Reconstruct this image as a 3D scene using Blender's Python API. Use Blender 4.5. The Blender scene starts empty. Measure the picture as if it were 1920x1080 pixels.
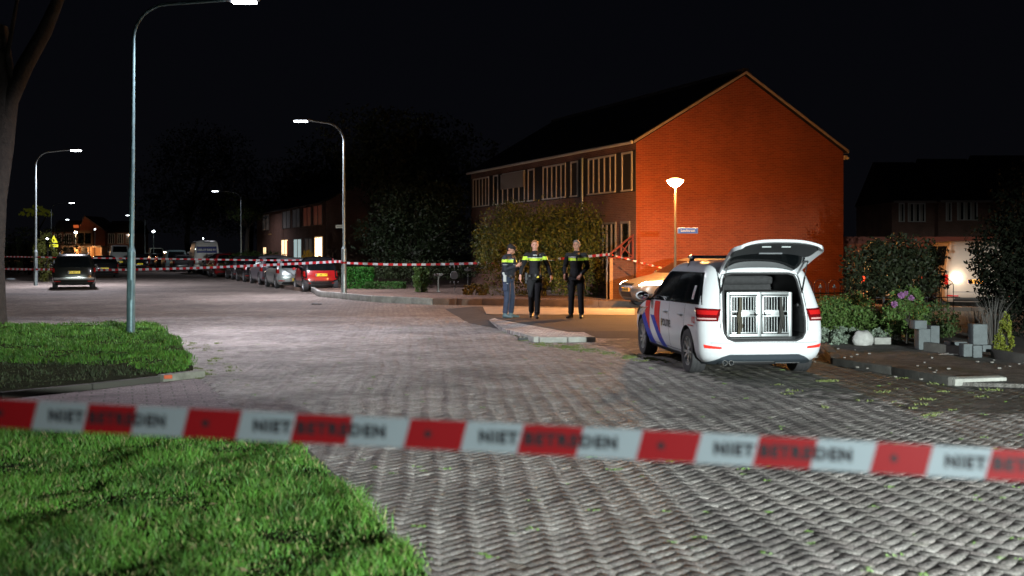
import bpy, bmesh, math, random
import numpy as np
from mathutils import Vector, Matrix, Euler
PI = math.pi
R = math.radians
random.seed(4)
scene = bpy.context.scene
C = scene.collection

# ------------------------------------------------------------------ camera
F, HOR, CH = 2000.0, 470.0, 1.8            # focal length in photo pixels, horizon row, eye height
cd = bpy.data.cameras.new('camera')
cam = bpy.data.objects.new('camera', cd); C.objects.link(cam)
cam.location = (0, 0, CH); cam.rotation_euler = (R(90), 0, 0)
cd.sensor_width = 36; cd.lens = 36*F/1920; cd.shift_y = -(540-HOR)/1920
cd.clip_start = 0.1; cd.clip_end = 2000
cd.dof.use_dof = True; cd.dof.focus_distance = 30; cd.dof.aperture_fstop = 2.0
scene.camera = cam

# ------------------------------------------------------------------ night sky
w = bpy.data.worlds.new('World'); scene.world = w; w.use_nodes = True
nt = w.node_tree; bg = nt.nodes['Background']
tc = nt.nodes.new('ShaderNodeTexCoord'); sx = nt.nodes.new('ShaderNodeSeparateXYZ'); cr = nt.nodes.new('ShaderNodeValToRGB')
nt.links.new(tc.outputs['Generated'], sx.inputs[0]); nt.links.new(sx.outputs['Z'], cr.inputs[0]); nt.links.new(cr.outputs[0], bg.inputs['Color'])
cr.color_ramp.elements[0].color = (.0022, .0023, .0032, 1); cr.color_ramp.elements[1].color = (.0010, .0013, .0026, 1)
cr.color_ramp.elements[1].position = .5
bg.inputs['Strength'].default_value = 1.0
scene.view_settings.view_transform = 'Standard'; scene.view_settings.look = 'None'
scene.view_settings.exposure = 0; scene.view_settings.gamma = 1
scene.cycles.use_denoising = True
scene.cycles.max_bounces = 6; scene.cycles.sample_clamp_indirect = 4

# ------------------------------------------------------------------ helpers
def P(px, py, Y):
    return Vector(((px-960)/F*Y, Y, CH-(py-HOR)*Y/F))
def G(px, py, z=0.0):
    Y = (CH-z)*F/(py-HOR)
    return Vector(((px-960)/F*Y, Y, z))
U = Vector((-.385, .923, 0)); V = Vector((.923, .385, 0))   # street direction, and across it
STREET = math.atan2(U.y, U.x)

_m = {}
def mat(name, col, rough=.6, metal=0, var=0, vscale=5, bump=0, bscale=40, emit=None, estr=0, coat=0, alpha=1, dark=None, spec=None, trans=0, island=0, sample=True):
    if name in _m: return _m[name]
    m = bpy.data.materials.new(name); m.use_nodes = True; n = m.node_tree; b = n.nodes['Principled BSDF']
    b.inputs['Base Color'].default_value = (*col, 1); b.inputs['Roughness'].default_value = rough; b.inputs['Metallic'].default_value = metal
    if coat: b.inputs['Coat Weight'].default_value = coat; b.inputs['Coat Roughness'].default_value = .05
    if spec is not None: b.inputs['Specular IOR Level'].default_value = spec
    if trans: b.inputs['Transmission Weight'].default_value = trans
    if emit: b.inputs['Emission Color'].default_value = (*emit, 1); b.inputs['Emission Strength'].default_value = estr
    if var or bump or island:
        t = n.nodes.new('ShaderNodeTexCoord')
    if var:
        no = n.nodes.new('ShaderNodeTexNoise'); no.inputs['Scale'].default_value = vscale; no.inputs['Detail'].default_value = 6; no.inputs['Roughness'].default_value = .65
        n.links.new(t.outputs['Object'], no.inputs['Vector'])
        r = n.nodes.new('ShaderNodeValToRGB'); r.color_ramp.elements[0].position = .3; r.color_ramp.elements[1].position = .7
        d = dark or tuple(c*(1-var) for c in col); l = tuple(min(1, c*(1+var*.6)) for c in col)
        r.color_ramp.elements[0].color = (*d, 1); r.color_ramp.elements[1].color = (*l, 1)
        n.links.new(no.outputs[0], r.inputs[0]); src = r.outputs[0]
        if island:
            g = n.nodes.new('ShaderNodeNewGeometry'); h = n.nodes.new('ShaderNodeHueSaturation')
            ma = n.nodes.new('ShaderNodeMapRange'); ma.inputs[3].default_value = 1-island; ma.inputs[4].default_value = 1+island
            n.links.new(g.outputs['Random Per Island'], ma.inputs[0]); n.links.new(ma.outputs[0], h.inputs['Value'])
            ma2 = n.nodes.new('ShaderNodeMapRange'); ma2.inputs[3].default_value = .5-island*.05; ma2.inputs[4].default_value = .5+island*.05
            n.links.new(g.outputs['Random Per Island'], ma2.inputs[0]); n.links.new(ma2.outputs[0], h.inputs['Hue'])
            n.links.new(src, h.inputs['Color']); src = h.outputs[0]
        n.links.new(src, b.inputs['Base Color'])
    if bump:
        no = n.nodes.new('ShaderNodeTexNoise'); no.inputs['Scale'].default_value = bscale; no.inputs['Detail'].default_value = 5
        n.links.new(t.outputs['Object'], no.inputs['Vector'])
        bp = n.nodes.new('ShaderNodeBump'); bp.inputs['Strength'].default_value = bump; bp.inputs['Distance'].default_value = .02
        n.links.new(no.outputs[0], bp.inputs['Height']); n.links.new(bp.outputs[0], b.inputs['Normal'])
    if not sample: m.cycles.emission_sampling = 'NONE'
    _m[name] = m
    return m

def brick_mat(name, c1, c2, mortar, scale=1.0, var=.25):
    m = bpy.data.materials.new(name); m.use_nodes = True; n = m.node_tree; b = n.nodes['Principled BSDF']; L = n.links.new
    t = n.nodes.new('ShaderNodeTexCoord'); s = n.nodes.new('ShaderNodeSeparateXYZ'); L(t.outputs['Object'], s.inputs[0])
    a = n.nodes.new('ShaderNodeMath'); L(s.outputs[0], a.inputs[0]); L(s.outputs[1], a.inputs[1])
    c = n.nodes.new('ShaderNodeCombineXYZ'); L(a.outputs[0], c.inputs[0]); L(s.outputs[2], c.inputs[1])
    k = n.nodes.new('ShaderNodeTexBrick'); L(c.outputs[0], k.inputs['Vector'])
    k.inputs['Scale'].default_value = 1; k.inputs['Brick Width'].default_value = .22*scale; k.inputs['Row Height'].default_value = .0625*scale
    k.inputs['Mortar Size'].default_value = .007*scale; k.inputs['Mortar Smooth'].default_value = .3; k.inputs['Bias'].default_value = -.1
    k.inputs['Color1'].default_value = (*c1, 1); k.inputs['Color2'].default_value = (*c2, 1); k.inputs['Mortar'].default_value = (*mortar, 1)
    no = n.nodes.new('ShaderNodeTexNoise'); no.inputs['Scale'].default_value = .9; no.inputs['Detail'].default_value = 8; L(t.outputs['Object'], no.inputs['Vector'])
    mr = n.nodes.new('ShaderNodeMapRange'); mr.inputs[1].default_value = .3; mr.inputs[2].default_value = .7; mr.inputs[3].default_value = 1-var; mr.inputs[4].default_value = 1+var*.5
    L(no.outputs[0], mr.inputs[0])
    mx = n.nodes.new('ShaderNodeVectorMath'); mx.operation = 'SCALE'; L(k.outputs['Color'], mx.inputs[0]); L(mr.outputs[0], mx.inputs['Scale'])
    L(mx.outputs[0], b.inputs['Base Color']); b.inputs['Roughness'].default_value = .85
    bp = n.nodes.new('ShaderNodeBump'); bp.inputs['Strength'].default_value = .6; bp.inputs['Distance'].default_value = .01; bp.invert = True
    L(k.outputs['Fac'], bp.inputs['Height']); L(bp.outputs[0], b.inputs['Normal'])
    return m

def paver_mat(name, ang, bw, cols, moss, mossamt, bumpd=.012, straight=False, wear=.35):
    """Herringbone 2:1 clay pavers, every brick with its own tone and tilt."""
    m = bpy.data.materials.new(name); m.use_nodes = True; n = m.node_tree; b = n.nodes['Principled BSDF']; L = n.links.new
    def M(op, x, y=None, z=None):
        q = n.nodes.new('ShaderNodeMath'); q.operation = op
        for i, v in enumerate((x, y, z)):
            if v is None: continue
            if isinstance(v, (int, float)): q.inputs[i].default_value = v
            else: L(v, q.inputs[i])
        return q.outputs[0]
    t = n.nodes.new('ShaderNodeTexCoord'); mp = n.nodes.new('ShaderNodeMapping')
    # wavy settlement of the street
    wn = n.nodes.new('ShaderNodeTexNoise'); wn.inputs['Scale'].default_value = .5; wn.inputs['Detail'].default_value = 2; L(t.outputs['Object'], wn.inputs['Vector'])
    wv = n.nodes.new('ShaderNodeVectorMath'); wv.operation = 'MULTIPLY_ADD'; L(wn.outputs['Color'], wv.inputs[0]); wv.inputs[1].default_value = (.09, .09, 0); L(t.outputs['Object'], wv.inputs[2])
    L(wv.outputs[0], mp.inputs['Vector']); mp.inputs['Rotation'].default_value = (0, 0, -ang); mp.inputs['Scale'].default_value = (1/bw, 1/bw, 1)
    s = n.nodes.new('ShaderNodeSeparateXYZ'); L(mp.outputs[0], s.inputs[0]); x, y = s.outputs[0], s.outputs[1]
    if straight:
        j = M('FLOOR', y); off = M('MULTIPLY', M('FLOORED_MODULO', j, 2), .5)
        xx = M('ADD', M('MULTIPLY', x, .5), off); i = M('FLOOR', xx)
        fx = M('MULTIPLY', M('FRACT', xx), 2); fy = M('FRACT', y)
        d = M('MINIMUM', M('MINIMUM', fx, M('SUBTRACT', 2, fx)), M('MINIMUM', fy, M('SUBTRACT', 1, fy)))
        ci, cj = i, j; tiltc = fy
    else:
        i, j = M('FLOOR', x), M('FLOOR', y); fx, fy = M('FRACT', x), M('FRACT', y)
        k = M('FLOORED_MODULO', M('ADD', M('SUBTRACT', i, j), .5), 4)
        horiz = M('LESS_THAN', k, 2)
        k1 = M('MULTIPLY', horiz, M('GREATER_THAN', k, 1))
        k2 = M('MULTIPLY', M('GREATER_THAN', k, 2), M('LESS_THAN', k, 3))
        u = M('ADD', fx, k1); v = M('ADD', fy, k2)
        lx = M('ADD', horiz, 1); ly = M('SUBTRACT', 2, horiz)
        d = M('MINIMUM', M('MINIMUM', u, M('SUBTRACT', lx, u)), M('MINIMUM', v, M('SUBTRACT', ly, v)))
        ci, cj = M('SUBTRACT', i, k1), M('SUBTRACT', j, k2); tiltc = M('MULTIPLY', M('ADD', u, v), .5)
    cc = n.nodes.new('ShaderNodeCombineXYZ'); L(ci, cc.inputs[0]); L(cj, cc.inputs[1])
    wh = n.nodes.new('ShaderNodeTexWhiteNoise'); L(cc.outputs[0], wh.inputs[0])
    rnd = wh.outputs['Value']; rc = n.nodes.new('ShaderNodeSeparateXYZ'); L(wh.outputs['Color'], rc.inputs[0])
    ramp = n.nodes.new('ShaderNodeValToRGB'); e = ramp.color_ramp.elements
    for q in range(len(cols)-2): e.new(.5)
    for q, c in enumerate(cols): e[q].position = q/(len(cols)-1); e[q].color = (*c, 1)
    L(rnd, ramp.inputs[0])
    # coarse worn aggregate
    g1 = n.nodes.new('ShaderNodeTexNoise'); g1.inputs['Scale'].default_value = 95; g1.inputs['Detail'].default_value = 3; L(t.outputs['Object'], g1.inputs['Vector'])
    g2 = n.nodes.new('ShaderNodeTexNoise'); g2.inputs['Scale'].default_value = .35; g2.inputs['Detail'].default_value = 7; g2.inputs['Roughness'].default_value = .7; L(t.outputs['Object'], g2.inputs['Vector'])
    gr = n.nodes.new('ShaderNodeMapRange'); gr.inputs[1].default_value = .35; gr.inputs[2].default_value = .65; gr.inputs[3].default_value = .25; gr.inputs[4].default_value = 1.9; L(g1.outputs[0], gr.inputs[0])
    g3 = n.nodes.new('ShaderNodeMapRange'); g3.inputs[1].default_value = .35; g3.inputs[2].default_value = .65; g3.inputs[3].default_value = 1-wear; g3.inputs[4].default_value = 1+wear; L(g2.outputs[0], g3.inputs[0])
    sc = M('MULTIPLY', gr.outputs[0], g3.outputs[0])
    vm = n.nodes.new('ShaderNodeVectorMath'); vm.operation = 'SCALE'; L(ramp.outputs[0], vm.inputs[0]); L(sc, vm.inputs['Scale'])
    # joints: sand and moss
    jm = n.nodes.new('ShaderNodeMapRange'); jm.interpolation_type = 'SMOOTHSTEP'; jm.inputs[1].default_value = .02; jm.inputs[2].default_value = .10; L(d, jm.inputs[0])
    mo = n.nodes.new('ShaderNodeTexNoise'); mo.inputs['Scale'].default_value = .8; mo.inputs['Detail'].default_value = 9; mo.inputs['Roughness'].default_value = .75; L(t.outputs['Object'], mo.inputs['Vector'])
    mr = n.nodes.new('ShaderNodeMapRange'); mr.inputs[1].default_value = .62-mossamt; mr.inputs[2].default_value = .72-mossamt; L(mo.outputs[0], mr.inputs[0])
    jc = n.nodes.new('ShaderNodeMix'); jc.data_type = 'RGBA'; L(mr.outputs[0], jc.inputs[0]); jc.inputs[6].default_value = (.075, .068, .06, 1); jc.inputs[7].default_value = (*moss, 1)
    mx = n.nodes.new('ShaderNodeMix'); mx.data_type = 'RGBA'; L(jm.outputs[0], mx.inputs[0]); L(jc.outputs[2], mx.inputs[6]); L(vm.outputs[0], mx.inputs[7])
    m2 = n.nodes.new('ShaderNodeMix'); m2.data_type = 'RGBA'; L(M('MULTIPLY', mr.outputs[0], .45), m2.inputs[0]); L(mx.outputs[2], m2.inputs[6]); m2.inputs[7].default_value = (moss[0]*.8, moss[1]*.75, moss[2]*.8, 1)
    L(m2.outputs[2], b.inputs['Base Color']); b.inputs['Roughness'].default_value = .8; b.inputs['Specular IOR Level'].default_value = .35
    # relief: rounded edges, brick height + tilt, grain
    jr = n.nodes.new('ShaderNodeMapRange'); jr.interpolation_type = 'SMOOTHSTEP'; jr.inputs[1].default_value = 0; jr.inputs[2].default_value = .16; L(d, jr.inputs[0])
    h = M('ADD', M('MULTIPLY', jr.outputs[0], .6), M('MULTIPLY', rc.outputs[0], .35))
    h = M('ADD', h, M('MULTIPLY', M('MULTIPLY', M('SUBTRACT', rc.outputs[1], .35), tiltc), .5))
    h = M('ADD', h, M('MULTIPLY', g1.outputs[0], .35))
    bp = n.nodes.new('ShaderNodeBump'); bp.inputs['Strength'].default_value = 1; bp.inputs['Distance'].default_value = bumpd
    L(h, bp.inputs['Height']); L(bp.outputs[0], b.inputs['Normal'])
    return m

class MB:
    def __init__(s): s.v = []; s.f = []; s.m = []
    def add(s, vs, fs, mi=0):
        o = len(s.v); s.v += [tuple(v) for v in vs]
        for f in fs: s.f.append(tuple(i+o for i in f)); s.m.append(mi)
        return s
    def box(s, c, d, rz=0, mi=0, ry=0, rx=0, taper=1.0):
        M_ = Euler((rx, ry, rz)).to_matrix(); c = Vector(c); vs = []
        for k in (-1, 1):
            t = taper if k > 0 else 1
            for (i, j) in ((-1, -1), (1, -1), (1, 1), (-1, 1)):
                vs.append(c + M_ @ Vector((i*d[0]/2*t, j*d[1]/2*t, k*d[2]/2)))
        return s.add(vs, [(3, 2, 1, 0), (4, 5, 6, 7), (0, 1, 5, 4), (1, 2, 6, 5), (2, 3, 7, 6), (3, 0, 4, 7)], mi)
    def bbox(s, c, d, bev=.01, rz=0, mi=0, rx=0, ry=0):
        """box with chamfered edges"""
        M_ = Euler((rx, ry, rz)).to_matrix(); c = Vector(c); bm = bmesh.new(); bmesh.ops.create_cube(bm, size=1)
        for v in bm.verts: v.co = Vector((v.co.x*d[0], v.co.y*d[1], v.co.z*d[2]))
        bmesh.ops.bevel(bm, geom=list(bm.edges), offset=min(bev, min(d)*.45), segments=2, affect='EDGES', profile=.6)
        bm.verts.index_update(); vs = [c + M_ @ v.co for v in bm.verts]; fs = [[v.index for v in f.verts] for f in bm.faces]; bm.free()
        return s.add(vs, fs, mi)
    def tube(s, pts, rad, n=10, mi=0, cap=True, sq=None):
        pts = [Vector(p) for p in pts]
        if isinstance(rad, (int, float)): rad = [rad]*len(pts)
        vs, fs = [], []; ref = None
        for i, p in enumerate(pts):
            d = (pts[min(i+1, len(pts)-1)]-pts[max(i-1, 0)]).normalized()
            if ref is None: ref = Vector((0, 0, 1)) if abs(d.z) < .9 else Vector((1, 0, 0))
            a = d.cross(ref).normalized(); b_ = d.cross(a).normalized(); ref = -b_ if abs(d.dot(b_)) < .99 else ref
            ref = a.cross(d).normalized()
            r = rad[i]; ra, rb = (r, r) if isinstance(r, (int, float)) else r
            for k in range(n):
                an = 2*PI*k/n; vs.append(p + a*math.cos(an)*ra + ref*math.sin(an)*rb)
        for i in range(len(pts)-1):
            for k in range(n): fs.append((i*n+k, i*n+(k+1) % n, (i+1)*n+(k+1) % n, (i+1)*n+k))
        if cap: fs.append(tuple(range(n))[::-1]); fs.append(tuple((len(pts)-1)*n+k for k in range(n)))
        return s.add(vs, fs, mi)
    def sph(s, c, r, n=12, mi=0, rot=None):
        if isinstance(r, (int, float)): r = (r, r, r)
        c = Vector(c); vs = [c+(rot @ Vector((0, 0, -r[2])) if rot else Vector((0, 0, -r[2])))]; fs = []; h = n//2
        for i in range(1, h):
            th = PI*i/h-PI/2
            for k in range(n):
                q = Vector((math.cos(th)*math.cos(2*PI*k/n)*r[0], math.cos(th)*math.sin(2*PI*k/n)*r[1], math.sin(th)*r[2]))
                vs.append(c+(rot @ q if rot else q))
        q = Vector((0, 0, r[2])); vs.append(c+(rot @ q if rot else q)); t = len(vs)-1
        for k in range(n):
            fs.append((0, 1+(k+1) % n, 1+k)); fs.append((t, t-n+k, t-n+(k+1) % n))
        for i in range(h-2):
            for k in range(n): fs.append((1+i*n+k, 1+i*n+(k+1) % n, 1+(i+1)*n+(k+1) % n, 1+(i+1)*n+k))
        return s.add(vs, fs, mi)
    def cap(s, a, b, ra, rb, n=12, mi=0):
        s.tube([a, b], [ra, rb], n, mi); s.sph(a, ra, n, mi); s.sph(b, rb, n, mi); return s
    def lathe(s, prof, n=24, c=(0, 0, 0), axis='z', mi=0, closed=False):
        vs, fs = [], []; c = Vector(c)
        for (r, h) in prof:
            for k in range(n):
                a = 2*PI*k/n; q = (r*math.cos(a), r*math.sin(a), h)
                if axis == 'y': q = (q[0], q[2], q[1])
                if axis == 'x': q = (q[2], q[0], q[1])
                vs.append(c+Vector(q))
        m_ = len(prof)
        for i in range(m_ if closed else m_-1):
            for k in range(n):
                i2 = (i+1) % m_; fs.append((i*n+k, i*n+(k+1) % n, i2*n+(k+1) % n, i2*n+k))
        return s.add(vs, fs, mi)
    def prism(s, poly, z0, z1, mi=0, side=None):
        n = len(poly); A = sum(poly[i][0]*poly[(i+1) % n][1]-poly[(i+1) % n][0]*poly[i][1] for i in range(n))
        if A < 0: poly = poly[::-1]
        vs = [(p[0], p[1], z0) for p in poly]+[(p[0], p[1], z1) for p in poly]
        s.add(vs, [tuple(range(n, 2*n))], mi)
        o = len(s.v)-2*n
        for i in range(n): s.f.append((o+i, o+(i+1) % n, o+n+(i+1) % n, o+n+i)); s.m.append(mi if side is None else side)
        s.f.append(tuple(o+i for i in range(n))[::-1]); s.m.append(mi)
        return s
    def build(s, name, mats, parent=None, smooth=None, bevel=0, loc=None):
        if not isinstance(mats, (list, tuple)): mats = [mats]
        me = bpy.data.meshes.new(name); me.from_pydata(s.v, [], s.f)
        for m_ in mats: me.materials.append(m_)
        me.polygons.foreach_set('material_index', s.m)
        if smooth is not None:
            me.polygons.foreach_set('use_smooth', [True]*len(me.polygons)); me.set_sharp_from_angle(angle=R(smooth))
        me.update()
        o = bpy.data.objects.new(name, me); C.objects.link(o)
        if parent: o.parent = parent
        if loc is not None: o.location = loc
        if bevel:
            bv = o.modifiers.new('bevel', 'BEVEL'); bv.width = bevel; bv.segments = 2; bv.limit_method = 'ANGLE'
        return o

def npmesh(name, vs, fs, mats, parent=None, smooth=False, mi=None):
    me = bpy.data.meshes.new(name); n = len(vs); k = fs.shape[1]
    me.vertices.add(n); me.vertices.foreach_set('co', vs.astype(np.float32).ravel())
    me.loops.add(len(fs)*k); me.loops.foreach_set('vertex_index', fs.astype(np.int32).ravel())
    me.polygons.add(len(fs)); me.polygons.foreach_set('loop_start', np.arange(0, len(fs)*k, k, dtype=np.int32))
    try: me.polygons.foreach_set('loop_total', np.full(len(fs), k, dtype=np.int32))
    except Exception: pass
    if smooth: me.polygons.foreach_set('use_smooth', np.ones(len(fs), dtype=bool))
    for m_ in (mats if isinstance(mats, (list, tuple)) else [mats]): me.materials.append(m_)
    if mi is not None: me.polygons.foreach_set('material_index', mi.astype(np.int32))
    me.update(calc_edges=True); me.validate()
    o = bpy.data.objects.new(name, me); C.objects.link(o)
    if parent: o.parent = parent
    return o

def tag(o, label=None, cat=None, group=None, kind=None):
    if label: o['label'] = label
    if cat: o['category'] = cat
    if group: o['group'] = group
    if kind: o['kind'] = kind
    return o
def thing(name, label, cat, loc=(0, 0, 0), rz=0, group=None):
    o = bpy.data.objects.new(name, None); C.objects.link(o); o.location = loc; o.rotation_euler = (0, 0, rz)
    o.empty_display_size = .2
    return tag(o, label, cat, group)
def copy_tree(o, parent=None):
    c = o.copy(); C.objects.link(c); c.parent = parent
    for ch in list(o.children): copy_tree(ch, c)
    return c
def lamp(kind, name, loc, power, col, parent=None, size=.05, spot=None, blend=.3, target=None):
    l = bpy.data.lights.new(name, kind); l.energy = power; l.color = col; l.shadow_soft_size = size
    if kind == 'SPOT': l.spot_size = R(spot); l.spot_blend = blend
    o = bpy.data.objects.new(name, l); C.objects.link(o); o.location = loc
    if target is not None: o.rotation_euler = (Vector(target)-Vector(loc)).to_track_quat('-Z', 'Y').to_euler()
    if parent: o.parent = parent
    return o
def text_geo(s, size=1, offset=0.0, res=3, space=1.0):
    cu = bpy.data.curves.new('text', 'FONT'); cu.body = s; cu.size = size; cu.offset = offset; cu.space_character = space; cu.resolution_u = res; cu.align_x = 'CENTER'; cu.align_y = 'CENTER'
    o = bpy.data.objects.new('text', cu); C.objects.link(o); dg = bpy.context.evaluated_depsgraph_get()
    me = bpy.data.meshes.new_from_object(o.evaluated_get(dg)); vs = [v.co.copy() for v in me.vertices]; fs = [tuple(p.vertices) for p in me.polygons]
    bpy.data.objects.remove(o); bpy.data.curves.remove(cu); bpy.data.meshes.remove(me)
    return vs, fs
def apply_mods(o):
    dg = bpy.context.evaluated_depsgraph_get(); me = bpy.data.meshes.new_from_object(o.evaluated_get(dg)); old = o.data
    o.modifiers.clear(); o.data = me; me.name = old.name; bpy.data.meshes.remove(old)
    return o

rng = np.random.default_rng(7)
def leaves(blobs, n, size, clump=.0, seed=1, flat=0, up=0, shell=.5):
    """n small leaf quads spread in clumps through ellipsoids (cx,cy,cz,rx,ry,rz); returns verts, faces"""
    r = np.random.default_rng(seed); B = np.array(blobs, float); vol = B[:, 3]*B[:, 4]*B[:, 5]; pick = r.choice(len(B), n, p=vol/vol.sum())
    d = r.normal(size=(n, 3)); d /= np.linalg.norm(d, axis=1)[:, None]
    rad = (shell+(1-shell)*r.random(n)**.6)[:, None]
    rad = np.where(r.random((n, 1)) < .18, r.random((n, 1)), rad)
    if clump > 0:   # twigs: leaves gather round random twig ends
        k = max(8, n//40); ce = r.normal(size=(k, 3)); ce /= np.linalg.norm(ce, axis=1)[:, None]; ce *= (shell+(1.12-shell)*r.random(k)**.5)[:, None]
        ci = r.integers(0, k, n); p = ce[ci]+r.normal(size=(n, 3))*clump
    else: p = d*rad
    p = B[pick, :3]+p*B[pick, 3:6]
    a = r.normal(size=(n, 3)); a[:, 2] += up; a /= np.linalg.norm(a, axis=1)[:, None]
    b_ = np.cross(a, r.normal(size=(n, 3))); b_ /= np.linalg.norm(b_, axis=1)[:, None]
    s = (size*(.6+.8*r.random(n)))[:, None]
    vs = np.stack([p-a*s, p+b_*s*.45, p+a*s, p-b_*s*.45], 1).reshape(-1, 3)
    fs = np.arange(n*4).reshape(n, 4)
    return vs, fs
# ------------------------------------------------------------------ materials
WHITE = mat('white_paint', (.60, .62, .645), .35, coat=.5)
GALV = mat('galvanised_steel', (.30, .36, .37), .42, .7, var=.25, vscale=9)
BLACKM = mat('black_metal', (.012, .012, .013), .45, .3)
RUBBER = mat('tyre_rubber', (.03, .03, .032), .75)
PLAST = mat('black_plastic', (.02, .021, .022), .5)
GLASS = mat('dark_glass', (.006, .008, .009), .06, spec=.8)
TRIM = mat('window_paint', (.55, .54, .50), .5)
CONC = mat('concrete', (.30, .30, .28), .85, var=.35, vscale=6, bump=.5, bscale=60)
KERB = mat('kerb_concrete', (.34, .34, .31), .85, var=.35, vscale=4, bump=.5, bscale=50)
SOIL = mat('dark_soil', (.030, .024, .018), .95, var=.5, vscale=8, bump=.8, bscale=18)
WOOD = mat('weathered_wood', (.38, .22, .10), .8, var=.3, vscale=12)
BARK = mat('tree_bark', (.024, .021, .016), .9, var=.5, vscale=7, bump=1, bscale=14)
ROOF = mat('dark_roof_tiles', (.018, .018, .020), .8, var=.4, vscale=3)
BRICK = brick_mat('red_brick', (.36, .072, .026), (.27, .050, .019), (.38, .155, .08), var=.18)
BRICKD = brick_mat('brown_brick', (.22, .10, .07), (.16, .075, .05), (.22, .17, .14))
LEDG = mat('led_glow', (.9, .9, .9), .5, emit=(.86, .92, 1), estr=30)
LEDF = mat('far_led_glow', (.9, .9, .9), .5, emit=(.86, .94, 1), estr=14, sample=False)

# ------------------------------------------------------------------ ground, road, pavements
def sheet(name, poly, z, m, kind='structure'):
    mb = MB(); mb.add([(p[0], p[1], z) for p in poly], [tuple(range(len(poly)))]); o = mb.build(name, m); o['kind'] = kind
    if o.data.polygons[0].normal.z < 0: o.data.flip_normals()
    return o
sheet('ground', [(-700, -120), (700, -120), (700, 900), (-700, 900)], -.05, mat('night_ground', (.035, .032, .028), .95, var=.4, vscale=.3))
ROADM = paver_mat('clay_pavers', R(52), .105, [(.17, .135, .115), (.21, .175, .15), (.25, .215, .185), (.19, .15, .13), (.27, .24, .21)], (.060, .070, .025), -.02, bumpd=.022)  # tones warmed to brown in place of orange lamp light on the road
sheet('road', [(-75, -60), (45, -60), (45, 60), (0, 170), (-140, 420), (-190, 420), (-110, 150), (-75, 60)], 0, ROADM)
SIDEM = paver_mat('mossy_shaded_pavers', R(20), .105, [(.045, .043, .040), (.075, .070, .064), (.10, .094, .086), (.055, .050, .047)], (.050, .055, .018), .10, bumpd=.016)
# parking strip, dark with moss and painted shade: from the island corner along the street line towards the camera, under the police car
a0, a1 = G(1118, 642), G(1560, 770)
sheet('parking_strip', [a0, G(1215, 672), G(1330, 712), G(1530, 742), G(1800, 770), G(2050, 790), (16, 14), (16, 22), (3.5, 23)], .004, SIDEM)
# real clay pavers in the part of the street one can see closely: every brick its own block
def noise2(x, y):
    return np.sin(x*1.3+y*.7)*np.cos(y*1.1-x*.5)+.5*np.sin(x*3.1+1.7)*np.cos(y*2.7+.6)+.25*np.sin(x*7.3-y*5.1)
def brick_field(name, ang, bw, ymax, skip, mats, zone):
    ca, sa = math.cos(ang), math.sin(ang); n_ = int(34/bw); I, J = np.meshgrid(np.arange(-n_, n_), np.arange(-n_, n_), indexing='ij'); I, J = I.ravel(), J.ravel()
    k = np.mod(I-J, 4); h = k == 0; v_ = k == 3
    cx = np.concatenate([(I[h]+1)*bw, (I[v_]+.5)*bw]); cy = np.concatenate([(J[h]+.5)*bw, (J[v_]+1)*bw])
    lx = np.concatenate([np.full(h.sum(), 2*bw), np.full(v_.sum(), bw)]); ly = np.concatenate([np.full(h.sum(), bw), np.full(v_.sum(), 2*bw)])
    X = cx*ca-cy*sa; Y = cx*sa+cy*ca
    wx, wy = .05*noise2(X*.5, Y*.5), .05*noise2(Y*.5+3, X*.5)
    keep = (Y > 4.6) & (Y < ymax) & (np.abs(X) < .52*Y+.8)
    for poly in skip: keep &= ~inside(poly, X, Y)
    cx, cy, lx, ly, X, Y = cx[keep], cy[keep], lx[keep], ly[keep], X[keep], Y[keep]; wx, wy = wx[keep], wy[keep]; n = len(cx); r = np.random.default_rng(12)
    dz = .0055+.005*noise2(X*.9, Y*.9)*.5+r.normal(0, .0012, n); tx, ty = r.normal(0, .0062, n), r.normal(0, .0062, n); rot = r.normal(0, .010, n)
    g = .0035; hx, hy = lx/2-g/2, ly/2-g/2; c_ = .0032
    def ring(ex, ey, z):
        out = []
        for sx_, sy_ in ((-1, -1), (1, -1), (1, 1), (-1, 1)):
            a = sx_*(hx-ex); b_ = sy_*(hy-ey); a2 = a*np.cos(rot)-b_*np.sin(rot)+cx; b2 = a*np.sin(rot)+b_*np.cos(rot)+cy
            out.append(np.stack([a2*ca-b2*sa+wx, a2*sa+b2*ca+wy, z+dz+a*tx+b_*ty if z > -.02 else np.full(n, -.03)], 1))
        return out
    V_ = np.stack(ring(0, 0, -.05)+ring(0, 0, -.0065)+ring(c_*.35, c_*.35, -.002)+ring(c_*1.2, c_*1.2, 0), 1).reshape(-1, 3)
    b = np.arange(n)*16; F_ = []
    for L_ in range(3):
        for q in range(4): F_.append(np.stack([b+L_*4+q, b+L_*4+(q+1) % 4, b+L_*4+4+(q+1) % 4, b+L_*4+4+q], 1))
    F_.append(np.stack([b+12, b+13, b+14, b+15], 1)); mi = np.tile(zone(X, Y), 13); o = npmesh(name, V_, np.concatenate(F_), mats, mi=mi); o['kind'] = 'structure'; return o
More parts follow.
